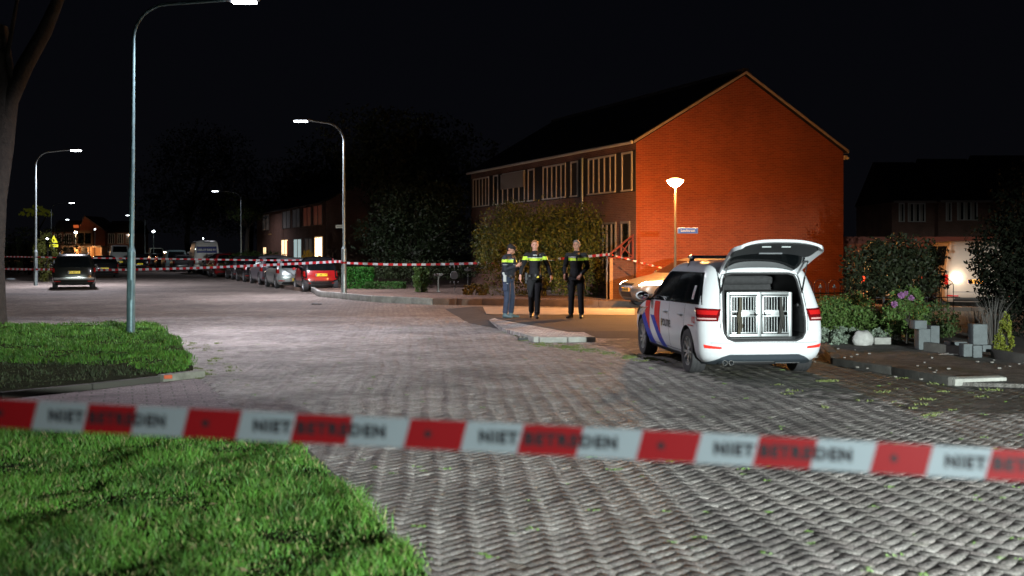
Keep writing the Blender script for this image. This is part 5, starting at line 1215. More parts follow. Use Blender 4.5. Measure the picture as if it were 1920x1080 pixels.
# dimly lit trees and bushes behind, between hedge and lamp post
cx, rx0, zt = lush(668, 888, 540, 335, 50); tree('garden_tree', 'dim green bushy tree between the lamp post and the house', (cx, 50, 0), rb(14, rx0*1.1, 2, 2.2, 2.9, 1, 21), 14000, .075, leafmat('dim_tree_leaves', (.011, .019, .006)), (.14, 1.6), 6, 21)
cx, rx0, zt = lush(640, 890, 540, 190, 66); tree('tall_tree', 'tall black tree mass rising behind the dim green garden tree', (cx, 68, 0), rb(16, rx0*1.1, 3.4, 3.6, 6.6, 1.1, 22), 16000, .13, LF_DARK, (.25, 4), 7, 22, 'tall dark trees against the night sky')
for (p0, p1, pt, Y, sd, lb) in ((470, 640, 300, 120, 31, 'dark tree behind the lit terrace row'), (270, 440, 235, 130, 32, 'large dark rounded tree above the high white van'), (400, 540, 290, 150, 33, 'dark tree faintly lit by the lamp above the parked row'), (560, 700, 260, 100, 34, 'dark tree top behind the lit lamp beside the red car')):
    cx, rx0, zt = lush(p0, p1, 540, pt, Y); tree('tall_tree', lb, (cx, Y, 0), rb(12, rx0*1.1, rx0*.8, zt*.34, zt*.6, 1.1, sd), 9000, .16, LF_DARK, (.3, zt*.35), 6, sd, 'tall dark trees against the night sky')
cx, rx0, zt = lush(402, 500, 540, 350, 96); tree('street_tree', 'thin bare-looking tree behind the lamp above the parked row', (cx, 98, 0), rb(7, rx0, rx0, 1.5, 5.6, .9, 35), 2600, .09, LF_MID, (.2, 4), 7, 35)
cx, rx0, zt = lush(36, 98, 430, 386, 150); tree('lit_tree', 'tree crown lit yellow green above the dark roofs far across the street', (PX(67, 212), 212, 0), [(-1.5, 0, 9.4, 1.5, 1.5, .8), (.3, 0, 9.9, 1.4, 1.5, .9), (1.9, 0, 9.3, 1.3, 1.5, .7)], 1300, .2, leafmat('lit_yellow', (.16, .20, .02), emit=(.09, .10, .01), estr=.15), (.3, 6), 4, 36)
cx, rx0, zt = lush(8, 42, 530, 440, 58); tree('garden_bush', 'dim orange brown bush beside the thick old trunk', (cx, 62, 0), [(0, 0, 1.4, .6, .6, 1.3)], 2200, .07, LF_CON, (.06, .6), 3, 37, cat='bush')
cx, rx0, zt = lush(10, 60, 530, 400, 75); tree('garden_bush', 'large black bush behind the first lamp post across the street', (cx-1.5, 80, 0), rb(8, 4, 2, 1.6, 2.2, 1.2, 38), 6000, .1, LF_DARK, (.1, 1), 4, 38, cat='bush')
for (px, Y, lb, zt, r_0, sd) in ((475, 70, 'dark round garden bush under the porch lamp', 2.0, 1.9, 41), (520, 66, 'dark garden bush before the lit terrace windows', 1.9, 1.6, 42)):
    tree('garden_bush', lb, (PX(px, Y), Y, 0), rb(6, r_0, 1, .8, zt*.5, 1.2, sd), 5000, .06, LF_MID, (.06, .5), 3, sd, 'garden bushes before the lit terrace row', cat='bush')
tree('garden_bush', 'small golden yellow bush by the tallest lit window', (PX(576, 62), 62, 0), [(0, 0, 1.0, .4, .4, .7), (.1, 0, 1.5, .25, .25, .3)], 2000, .04, leafmat('golden', (.30, .17, .02), emit=(.30, .16, .01), estr=.12), (.05, .5), 3, 43, cat='bush')  # faint leaf emission stands in for light falling on the bush
# green box hedge just beside the lamp post, low border under it
def clipped(name, label, c, dim, n, size, m, seed, rz=0):
    r = np.random.default_rng(seed); k = n; p = r.uniform(-1, 1, (k, 3)); ax_ = r.integers(0, 3, k); sg = np.where(r.random(k) < .5, -1, 1)
    for i in range(3): q = (ax_ == i) & (r.random(k) < .8); p[q, i] = sg[q]*r.uniform(.86, 1.08, q.sum())
    p = p*np.array(dim)/2; p[:, 2] += dim[2]/2
    a = r.normal(size=(k, 3)); a /= np.linalg.norm(a, axis=1)[:, None]; b_ = np.cross(a, r.normal(size=(k, 3))); b_ /= np.linalg.norm(b_, axis=1)[:, None]
    s_ = size*r.uniform(.6, 1.4, (k, 1)); v = np.stack([p-a*s_, p+b_*s_*.5, p+a*s_, p-b_*s_*.5], 1).reshape(-1, 3)
    t = thing(name, label, 'hedge', c, rz); npmesh('foliage', v, np.arange(k*4).reshape(k, 4), m, t)
    mb = MB()
    for i in range(4): x = (-.4+.27*i)*dim[0]; mb.tube([(x, 0, 0), (x+.05, 0, dim[2]*.7)], [.025, .012], 6)
    mb.build('stem', BARK, t); return t
clipped('box_hedge', 'clipped bright green hedge beside the lamp post and red car', (PX(668, 46), 46.5, .1), (1.25, .7, .95), 5200, .045, leafmat('green_hedge', (.035, .15, .018)), 51)
clipped('box_hedge', 'low dark border hedge to the left of the garden ornaments', (PX(718, 45), 46, .1), (1.6, .6, .35), 2600, .04, leafmat('green_low', (.04, .10, .02)), 52)
tree('garden_bush', 'slim dark green bush beside the white bird bath', (PX(790, 42), 42.2, .1), [(0, 0, .55, .34, .3, .55)], 2600, .04, LF_SH, (.03, .3), 3, 53, cat='bush')
tree('garden_bush', 'low orange tinted tuft at the foot of the conifer hedge', (PX(892, 39.5), 39.5, .12), [(0, 0, .22, .5, .3, .24)], 1600, .045, leafmat('rusty_plant', (.16, .12, .03)), (.02, .1), 3, 54, cat='bush')
tree('garden_bush', 'loose bushy undergrowth below the dim green garden tree', (PX(770, 46), 47.5, .1), rb(9, 3.2, .8, .5, .8, 1.1, 55), 6000, .05, LF_DARK, (.03, .3), 3, 55, cat='bush')
# garden on the right
tb = G(1690, 600, .05); Yt = 24.2
tb = Vector((PX(1692, Yt), Yt, .05)); blobs = [(-.55, 0, 1.35, .75, .6, .55), (.05, 0, 1.65, .75, .6, .42), (.45, .1, 1.25, .42, .45, .38), (-.85, 0, 1.0, .45, .5, .35), (.1, 0, 1.1, .8, .6, .4)]
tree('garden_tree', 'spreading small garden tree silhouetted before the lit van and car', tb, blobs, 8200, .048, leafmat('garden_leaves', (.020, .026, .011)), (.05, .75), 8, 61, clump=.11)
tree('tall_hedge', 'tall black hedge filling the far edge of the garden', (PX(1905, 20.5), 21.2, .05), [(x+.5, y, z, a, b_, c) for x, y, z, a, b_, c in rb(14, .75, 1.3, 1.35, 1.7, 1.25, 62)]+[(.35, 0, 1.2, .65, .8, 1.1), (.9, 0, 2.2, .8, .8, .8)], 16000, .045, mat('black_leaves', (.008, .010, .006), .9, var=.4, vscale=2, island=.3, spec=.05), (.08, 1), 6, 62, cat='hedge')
gsh = [(1552, 20.6, .62), (1585, 20.9, .66), (1622, 20.6, .58), (1560, 22.3, .75), (1600, 22.4, .8)]
for i, (px, Y, zt) in enumerate(gsh):
    lb = ('leafy green shrub right behind the open police car', 'rounded green shrub between two others beside the police car', 'green shrub growing behind the white boulder', 'taller shrub against the iron fence near the police car', 'olive shrub against the iron fence behind the boulder')[i]
    tree('garden_shrub', lb, (PX(px, Y), Y, .05), [(0, 0, zt*.5, .42, .4, zt*.5), (.15, .1, zt*.62, .25, .3, zt*.35), (-.18, 0, zt*.55, .25, .3, zt*.4)], 4200, .028, LF_SH, (.02, .25), 5, 70+i, 'green shrubs along the garden edge', cat='shrub', crown='foliage', clump=.14)
for i, (px, Y) in enumerate(((1548, 19.9), (1580, 20.1), (1650, 20.0))):
    tree('silver_plant', ('silvery ground cover next to the police car bumper', 'silvery ground cover on the near side of the white boulder', 'grey green tuft between the boulder and the stone block')[i], (PX(px, Y), Y, .05), [(0, 0, .14, .36, .18, .16)], 1700, .022, LF_SIL, (.01, .08), 3, 80+i, 'silvery ground cover', cat='plant', crown='foliage')
def blades(name, label, loc, n, h, sp, m, seed, cat='plant', w_=.008):
    r = random.Random(seed); v, f = [], []
    for i in range(n):
        a = r.uniform(0, 6.28); k = r.random()*sp; x, y = math.cos(a)*k*.4, math.sin(a)*k*.4; hh = h*r.uniform(.6, 1.1); lx, ly = math.cos(a)*k, math.sin(a)*k; b = len(v)
        v += [(x-w_, y, 0), (x+w_, y, 0), (x+lx*.5+w_*.8, y+ly*.5, hh*.7), (x+lx*.5-w_*.8, y+ly*.5, hh*.7), (x+lx*1.3, y+ly*1.3, hh)]; f += [(b, b+1, b+2), (b, b+2, b+3), (b+3, b+2, b+4)]
    t = thing(name, label, cat, loc); npmesh('foliage', np.array(v), np.array(f), m, t); return t
b_ = G(1655, 640, .05); blades('grass_clump', 'bright green long-leaved clump beside the white boulder', (b_.x-.05, b_.y+.3, .05), 90, .42, .28, mat('iris_leaves', (.06, .17, .04), .5), 90)
blades('grass_clump', 'dry upright grey stalks before the tall black hedge', (PX(1862, 20), 20, .05), 60, .9, .3, mat('dry_stalks', (.07, .065, .06), .9), 91, w_=.005)
blades('grass_clump', 'thin grey grasses behind the second stack of stone blocks', (PX(1832, 21), 21, .05), 50, .7, .3, mat('dry_stalks', (.12, .11, .10), .8), 92, w_=.005)
tree('dwarf_conifer', 'small yellow green dwarf conifer beyond the second stone stack', (PX(1886, 17.9), 17.9, .05), [(0, 0, .30, .13, .12, .32), (.02, 0, .58, .07, .07, .16), (-.1, 0, .2, .1, .1, .15)], 1900, .02, leafmat('lime_leaves', (.15, .17, .02)), (.015, .3), 3, 93, cat='conifer', crown='foliage')
tree('dark_shrub', 'dark leafy shrub under the garden tree, behind the stone blocks', (PX(1760, 21.5), 21.5, .05), [(-.1, 0, .35, .5, .4, .34), (-.6, 0, .5, .4, .4, .45)], 5200, .03, leafmat('dim_leaves', (.04, .065, .02)), (.02, .2), 4, 94, cat='shrub', crown='foliage')
fl = tree('flowering_shrub', 'leggy shrub with pink purple flower heads beside the stone blocks', (PX(1700, 19.9), 19.9, .05), [(0, 0, .62, .36, .28, .42), (-.25, 0, .5, .2, .2, .3)], 3200, .028, LF_SH, (.02, .45), 6, 95, cat='shrub', crown='foliage')
v, f = leaves([(-.20, -.28, .93, .07, .06, .06), (-.02, -.28, .88, .055, .05, .05), (-.32, -.25, .76, .06, .05, .06), (-.12, -.3, .97, .04, .04, .04)], 700, .016, 0, 96); npmesh('blossom', v, f, mat('pink_petals', (.30, .13, .30), .6, var=.3, vscale=30), fl)
# boulder, stone blocks
def rock(name, label, loc, r3, m, seed, cat, parent=None):
    bm = bmesh.new(); bmesh.ops.create_icosphere(bm, subdivisions=4, radius=1); rr = random.Random(seed); ph = [rr.uniform(0, 6) for _ in range(6)]
    for v_ in bm.verts:
        c = v_.co; k = 1+.10*math.sin(c.x*3+ph[0])*math.cos(c.y*2.4+ph[1])+.06*math.sin(c.z*5+ph[2])*math.cos(c.x*4+ph[3]); v_.co = Vector((c.x*r3[0]*k, c.y*r3[1]*k, max(-.55, c.z)*r3[2]*k))
    me = bpy.data.meshes.new(name); bm.to_mesh(me); bm.free(); me.materials.append(m); me.polygons.foreach_set('use_smooth', [True]*len(me.polygons)); o = bpy.data.objects.new(name, me); C.objects.link(o); o.location = loc; return tag(o, label, cat)
b_ = G(1618, 642, .05); rock('boulder', 'smooth white boulder among the green shrubs', (PX(1618, 19.75), 19.75, .05+.105), (.175, .16, .19), mat('white_stone', (.42, .42, .40), .8, var=.25, vscale=9, bump=.5, bscale=25), 3, 'boulder')
STN = mat('blue_grey_stone', (.105, .12, .125), .85, var=.25, vscale=6, bump=.6, bscale=40)
def block(name, label, px0, px1, py0, py1, Y, dep, rz=0, lit=STN):
    x0, x1 = PX(px0, Y), PX(px1, Y); z0, z1 = CH-(py1-HOR)*Y/F, CH-(py0-HOR)*Y/F
    mb = MB(); mb.bbox(((x0+x1)/2, Y+dep/2, (z0+z1)/2), (x1-x0, dep, z1-z0), .015, rz=rz); return tag(mb.build(name, lit, smooth=40), label, 'stone block')
block('stone_block', 'grey stone block standing upright with a small one on top, first stack', 1723, 1745, 617, 656, 18.6, .22)
block('stone_block', 'small grey stone block lying on top of the first upright block', 1714, 1738, 601, 617, 18.6, .22, .1)
block('stone_block', 'rounded grey stone block leaning beside the first upright block', 1745, 1762, 611, 647, 18.75, .2)
block('stone_block', 'tall grey stone block topping the second stack by the dwarf conifer', 1825, 1852, 608, 647, 17.6, .22)
block('stone_block', 'squat grey stone block at the foot of the second stack, on the conifer side', 1843, 1859, 647, 660, 17.5, .2)
block('stone_block', 'grey stone block at the foot of the second stack, on the kerb side', 1807, 1824, 645, 669, 17.35, .2)
block('stone_block', 'middle foot block of the second stone stack', 1825, 1842, 648, 671, 17.3, .2)
block('stone_block', 'thin flat stone slab on the soil between the two stacks', 1782, 1814, 641, 649, 19, .3)
block('stone_block', 'pale concrete block between the boulder and the flowering shrub', 1640, 1671, 633, 646, 19.7, .25, 0, CONC)
kerb('garden_edging', [G(1728, 657, .05), G(1805, 667, .05)], .16, .10, h0=.05, m=mat('dark_edging', (.10, .095, .085), .9, var=.3))
kerb('garden_edging', [G(1862, 672, .05), G(1960, 690, .05)], .15, .10, h0=.05, m=mat('dark_edging', (.10, .095, .085), .9, var=.3))
mb = MB(); p = G(1722, 656, .05); mb.box((p.x+.01, p.y-.06, .17), (.035, .02, .24), ry=.12); tag(mb.build('wooden_stake', mat('broken_wood', (.30, .17, .08), .8)), 'short split wooden stake leaning on the first stone block', 'stake')
mb = MB()
for i in range(9): p = G(1763+i*5.5+random.random()*5, 664+random.random()*5, .055); mb.add([(p.x-.04, p.y, .062), (p.x+.03, p.y-.04, .07), (p.x+.05, p.y+.05, .08), (p.x-.02, p.y+.07, .066)], [(0, 1, 2, 3)])
tag(mb.build('litter', mat('pale_litter', (.6, .6, .56), .7)), 'pale scraps lying on the pavement below the stone blocks', 'litter', kind='stuff')
# iron fence with hoops and arrow heads
fe = thing('iron_fence', 'low black iron fence of hoops with arrow heads, behind the green shrubs', 'fence', (0, 0, .05)); mb = MB(); mh_ = MB(); ma_ = MB(); Yf = 24.9
x0, x1 = PX(1500, Yf), PX(1800, Yf); st = .33; n_ = int((x1-x0)/st)
for i in range(n_):
    x = x0+i*st; pts = [(x, Yf, 0)]+[(x+.14-.14*math.cos(a), Yf, .93+.14*math.sin(a)) for a in [PI*k/10 for k in range(11)]]+[(x+.28, Yf, 0)]
    mh_.tube(pts, .008, 6, cap=False); mb.tube([(x+.14, Yf, 0), (x+.14, Yf, .86)], .007, 6)
    ma_.add([(x+.14, Yf-.004, .98), (x+.19, Yf-.004, .87), (x+.14, Yf-.004, .90), (x+.09, Yf-.004, .87), (x+.14, Yf+.004, .98), (x+.19, Yf+.004, .87), (x+.14, Yf+.004, .90), (x+.09, Yf+.004, .87)], [(3, 2, 1, 0), (4, 5, 6, 7), (0, 1, 5, 4), (1, 2, 6, 5), (2, 3, 7, 6), (3, 0, 4, 7)])
mb.build('bars', BLACKM, fe); mh_.build('hoops', BLACKM, fe); ma_.build('arrow_heads', BLACKM, fe)
mb = MB()
for z in (.12, .66): mb.box(((x0+x1)/2, Yf, z), (x1-x0, .02, .02))
for i in range(0, n_+1, 6): mb.box((x0+i*st-.025, Yf, .5), (.03, .03, 1.0))
mb.build('rail', BLACKM, fe)
# garden ornaments left of the conifer hedge
bb = thing('bird_bath', 'pale bird bath on a thin stem in the dark garden', 'bird bath', (PX(822, 42.5), 42.5, .12)); mb = MB(); mb.lathe([(.12, 0), (.10, .04), (.035, .10), (.03, .62), (.06, .66)], 16); mb.build('stem', CONC, bb, smooth=40)
mb = MB(); mb.lathe([(.02, .64), (.16, .68), (.21, .76), (.19, .76), (.14, .71), (.001, .69)], 20); mb.build('bowl', CONC, bb, smooth=40)
ob = thing('garden_ornament', 'round pale plaque on a thin stake with small knobs around it', 'garden ornament', (PX(852, 42.3), 42.3, .12)); mb = MB(); mb.lathe([(.001, -.02), (.15, -.02), (.17, 0), (.15, .02), (.001, .02)], 24, c=(0, 0, .70), axis='y'); mb.build('plaque', mat('dull_plaque', (.15, .15, .145), .7), ob, smooth=40)
mb = MB(); mb.tube([(0, .02, 0), (0, .02, 1.1)], .012, 6)
for a in (-.5, 0, .5): mb.sph((a*.34, .0, 1.03), (.03, .03, .045), 8); mb.sph((a*.30, 0, .43), (.03, .03, .04), 8)
mb.build('stake', mat('dull_plaque', (.15, .15, .145), .7), ob)
oc = thing('garden_sign', 'small grey bar-shaped ornament on a stick beside the conifer hedge', 'garden ornament', (PX(876, 42), 42.6, .12)); mb = MB(); mb.bbox((0, 0, .92), (.26, .03, .10), .01); mb.sph((0, 0, 1.0), .035, 8); mb.tube([(0, .03, 0), (0, .03, .9)], .012, 6); mb.build('board', mat('dull_plaque', (.15, .15, .145), .7), oc)

# ------------------------------------------------------------------ warning sign, posts, litter
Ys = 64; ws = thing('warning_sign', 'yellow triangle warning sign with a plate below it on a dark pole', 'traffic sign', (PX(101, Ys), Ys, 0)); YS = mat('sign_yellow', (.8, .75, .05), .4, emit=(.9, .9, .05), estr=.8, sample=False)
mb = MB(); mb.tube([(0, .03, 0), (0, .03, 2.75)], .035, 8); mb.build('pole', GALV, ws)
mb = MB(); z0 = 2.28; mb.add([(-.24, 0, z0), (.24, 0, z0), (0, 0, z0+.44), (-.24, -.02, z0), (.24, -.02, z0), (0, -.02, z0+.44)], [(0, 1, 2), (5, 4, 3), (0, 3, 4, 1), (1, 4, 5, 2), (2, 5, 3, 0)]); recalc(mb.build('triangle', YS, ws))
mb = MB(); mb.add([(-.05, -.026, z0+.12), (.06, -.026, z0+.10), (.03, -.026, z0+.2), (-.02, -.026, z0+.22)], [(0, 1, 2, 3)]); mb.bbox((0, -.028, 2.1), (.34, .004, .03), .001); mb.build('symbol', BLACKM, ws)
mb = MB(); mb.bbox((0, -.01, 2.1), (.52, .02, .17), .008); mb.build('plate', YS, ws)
wp = thing('wooden_post', 'square wooden post holding the end of the tape before the garden wall', 'post', (PX(1146, 35.9), 35.9, .15)); mb = MB(); mb.bbox((0, 0, .70), (.11, .07, 1.40), .008); mb.build('timber', WOOD, wp)
wp = thing('wooden_post', 'thin second post wrapped in the knotted tape end', 'post', (PX(1138, 36.1), 36.1, .15)); mb = MB(); mb.bbox((0, 0, .68), (.05, .05, 1.36), .008); mb.build('timber', mat('grey_wood', (.20, .17, .13), .8), wp)
mb = MB(); p = G(594, 571); mb.bbox((p.x, p.y, .02), (.34, .12, .03), .008); tag(mb.build('road_stud', BLACKM), 'dark flat object lying on the orange lit road', 'debris')
p = G(20, 525); mb = MB(); mb.sph((p.x, p.y, .06), (.3, .12, .06), 10); tag(mb.build('litter_bag', mat('pale_bag', (.35, .40, .42), .6), smooth=60), 'small pale bag lying by the kerb near the old tree', 'bag')
p = G(130, 582); mb = MB(); mb.box((p.x+3.5, p.y-1, .003), (2.8, .10, .004), rz=.02); mb.build('road_marking', mat('faded_paint', (.30, .22, .18), .9))['kind'] = 'structure'

# ------------------------------------------------------------------ barrier tape
TR = mat('tape_red', (.50, .018, .025), .45); TW = mat('tape_white', (.55, .60, .64), .45)
def film(name, col):   # thin plastic film: part of the light goes through
    m = bpy.data.materials.new(name); m.use_nodes = True; n = m.node_tree; b = n.nodes['Principled BSDF']; b.inputs['Base Color'].default_value = (*col, 1); b.inputs['Roughness'].default_value = .5; b.inputs['Specular IOR Level'].default_value = .2
    tr = n.nodes.new('ShaderNodeBsdfTranslucent'); tr.inputs[0].default_value = (*col, 1); mx = n.nodes.new('ShaderNodeMixShader'); mx.inputs[0].default_value = .55
    n.links.new(b.outputs[0], mx.inputs[1]); n.links.new(tr.outputs[0], mx.inputs[2]); n.links.new(mx.outputs[0], n.nodes['Material Output'].inputs[0]); return m
NR, NW, TK = film('film_red', (.22, .007, .010)), film('film_white', (.24, .29, .32)), film('film_black', (.02, .02, .024))
def ribbon(name, label, pts, w_, sq, mats, twist=None, sub=4, start=0.0, tilt=0.0, group=None, text=None):
    pts = [Vector(p) for p in pts]; D = [0]
    for a, b_ in zip(pts, pts[1:]): D.append(D[-1]+(b_-a).length)
    def at(s_):
        s_ = min(max(s_, 0), D[-1]); i = max(k for k in range(len(D)-1) if D[k] <= s_+1e-9)
        q = (s_-D[i])/(D[i+1]-D[i])
        p0, p1, p2, p3 = pts[max(i-1, 0)], pts[i], pts[i+1], pts[min(i+2, len(pts)-1)]
        return .5*((2*p1)+(p2-p0)*q+(2*p0-5*p1+4*p2-p3)*q*q+(3*p1-3*p2+p3-p0)*q*q*q)
    def frame(s_):
        p = at(s_); d = (at(min(s_+.02, D[-1]))-at(max(s_-.02, 0))).normalized(); up = (Vector((0, 0, 1))-d*d.z).normalized(); nrm = d.cross(up)
        a = twist(s_) if twist else tilt; return p, d, up*math.cos(a)+nrm*math.sin(a), nrm*math.cos(a)-up*math.sin(a)
    mb = MB(); s_ = -start; k = 0
    while s_ < D[-1]:
        a, b_ = max(0, s_), min(D[-1], s_+sq)
        if b_ > a:
            vs = []
            for i in range(sub+1):
                q = a+(b_-a)*i/sub; sl = .22*w_ if text else 0
                pu = frame(q+sl/2 if 0 < q < D[-1] else q); pd = frame(q-sl/2 if 0 < q < D[-1] else q); vs += [pu[0]+pu[2]*w_/2, pd[0]-pd[2]*w_/2]
            mb.add(vs, [(2*i, 2*i+1, 2*i+3, 2*i+2) for i in range(sub)], k % 2)
        s_ += sq; k += 1
    if text:
        for (body, off, size) in text[0]:
            vs, fs = text_geo(body, size, .0022, 4, 1.22); x0 = min(v.x for v in vs)
            s0 = -start+off
            while s0 < D[-1]:
                out = []
                for v in vs:
                    p, d, up, n_ = frame(min(max(s0+v.x-x0, 0), D[-1])); sd = -1 if n_.dot(Vector((0, -1, 0))) < 0 else 1; out.append(p+up*v.y+n_*sd*.0012)
                if 0 < s0 < D[-1]-.5: mb.add(out, fs, 2)
                s0 += text[1]
    o = mb.build(name, mats, smooth=60); return tag(o, label, 'barrier tape', group)
# near tape with the printed words
tp = []
for px, py, Y in ((-1500, 700, 2.72), (-700, 727, 2.60), (-60, 771, 2.50), (400, 795, 2.44), (960, 822, 2.38), (1500, 850, 2.32), (1980, 877, 2.28), (2700, 915, 2.2), (3400, 950, 2.15)): tp.append(P(px, py, Y))
s50 = 0
sq = .128
def arc_of(px_):   # arc length where the tape passes this photo column
    pts = [Vector(p) for p in tp]; s_ = 0
    for a, b_ in zip(pts, pts[1:]):
        qa, qb = 960+F*a.x/a.y, 960+F*b_.x/b_.y
        if qa <= px_ <= qb: return s_+(b_-a).length*(px_-qa)/(qb-qa)
        s_ += (b_-a).length
t0_ = sq*4-(arc_of(452)-sq) % (sq*4)
ribbon('barrier_tape', 'wide red and white tape printed NIET BETREDEN, stretched close across the whole view', tp, .066, sq, [NR, NW, TK], start=t0_, text=([('NIET', sq*1.27, .036), ('BETREDEN', sq*2.07, .036), ('✱', sq*4.30, .017)], sq*4), tilt=0)
GT = None
def T(px, py, Y): return P(px, py, Y)
ribbon('barrier_tape', 'lower of two tapes from the old tree to the lamp post by the red car', [T(-60, 503, 60), T(67, 505, 54.9), T(200, 506, 51), T(350, 503, 48.5), T(500, 497, 45.5), T(640, 490, 42)], .10, .22, [TR, TW], sub=2)
ribbon('barrier_tape', 'upper of the two tapes, running level from the far lamp post over the parked cars', [T(-60, 480, 62), T(67, 482, 54.9), T(200, 484, 54), T(360, 486, 52), T(520, 488, 50), T(625, 486, 47.5)], .07, .22, [TR, TW], sub=2)
ribbon('barrier_tape', 'tape stretched from the lamp post behind the officers to the wooden post', [T(646, 493, 41.9), T(740, 496, 41), T(850, 495, 40), T(940, 491, 39), T(1040, 486, 38.4), T(1143, 477, 35.85)], .085, .2, [TR, TW], sub=3)
TO = mat('tape_orange_lit', (.60, .05, .03), .45)
ribbon('barrier_tape', 'thin twisted tape sagging from the wooden post towards the silver car', [T(1148, 478, 35.85), T(1170, 484, 35.7), T(1200, 492, 35.5), T(1240, 502, 35.2), T(1290, 514, 34.8)], .06, .11, [TO, TW], twist=lambda s_: s_*11, sub=4)
mb = MB()
for k in range(3): mb.lathe([(.115, -.04), (.118, .0), (.115, .04)], 14, c=(0, 0, 0))
o = mb.build('barrier_tape', TR, loc=(L2.location.x, L2.location.y, 1.28+.05)); tag(o, 'red tape knotted round the lamp post beside the red car', 'barrier tape')
mb = MB(); mb.tube([(0, 0, .3), (.03, -.03, .1), (-.02, -.04, -.15), (.02, -.03, -.3)], [(.05, .01)]*4, 6); o = mb.build('barrier_tape', TW, loc=(PX(1138, 36.0), 36.02, 1.3)); tag(o, 'loose pale tape end hanging from the thin second post', 'barrier tape')
# ------------------------------------------------------------------ police officers
def grown(mb, name, mats, parent, vox, smooth_it=4, fn=None):
    """melt overlapping limbs into one continuous skin"""
    o = mb.build(name, mats, None); r = o.modifiers.new('r', 'REMESH'); r.mode = 'VOXEL'; r.voxel_size = vox
    s_ = o.modifiers.new('s', 'SMOOTH'); s_.factor = .5; s_.iterations = smooth_it; apply_mods(o)
    o.data.materials.clear()
    for m_ in (mats if isinstance(mats, (list, tuple)) else [mats]): o.data.materials.append(m_)
    n = len(o.data.polygons); o.data.polygons.foreach_set('use_smooth', [True]*n)
    if fn:
        for p in o.data.polygons: p.material_index = fn(p.center, p.normal)
    else: o.data.polygons.foreach_set('material_index', [0]*n)
    o.parent = parent; return o
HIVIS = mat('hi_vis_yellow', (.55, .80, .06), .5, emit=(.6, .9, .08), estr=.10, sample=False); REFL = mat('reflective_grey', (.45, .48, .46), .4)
def hand(mb, wrist, d, palm, thumb, curl=.5, s=1.0):
    """palm and five unequal bent fingers; d = direction of the hand, palm = palm normal, thumb = side of the thumb"""
    d, palm, thumb = Vector(d).normalized(), Vector(palm).normalized(), Vector(thumb).normalized(); w_ = Vector(wrist)
    c = w_+d*.05*s; mb.tube([w_, w_+d*.03*s, w_+d*.09*s], [(.026*s, .018*s), (.036*s, .018*s), (.040*s, .015*s)] if abs(thumb.x) > .5 else [.026*s, .030*s, .030*s], 10)
    for i in range(-3, 4): mb.cap(w_+d*.01*s+thumb*i*.006*s, w_+d*.085*s+thumb*i*.0115*s, .014*s, .013*s, 8)
    for k, (ln, off) in enumerate(((.070, .033), (.080, .011), (.074, -.011), (.058, -.032))):
        a = w_+d*.088*s+thumb*off*s; p = [a]; q = d.copy()
        for seg in (.45, .32, .23):
            q = (q*math.cos(curl)+palm*math.sin(curl)).normalized(); p.append(p[-1]+q*ln*seg*s)
        for u, v_ in zip(p, p[1:]): mb.cap(u, v_, .0092*s, .0085*s, 8)
    a = w_+d*.025*s+thumb*.03*s; b_ = a+(thumb*.6+d*.8+palm*.25).normalized()*.04*s; mb.cap(a, b_, .012*s, .0105*s, 8); mb.cap(b_, b_+(d*.9+palm*.45).normalized()*.03*s, .0105*s, .009*s, 8)

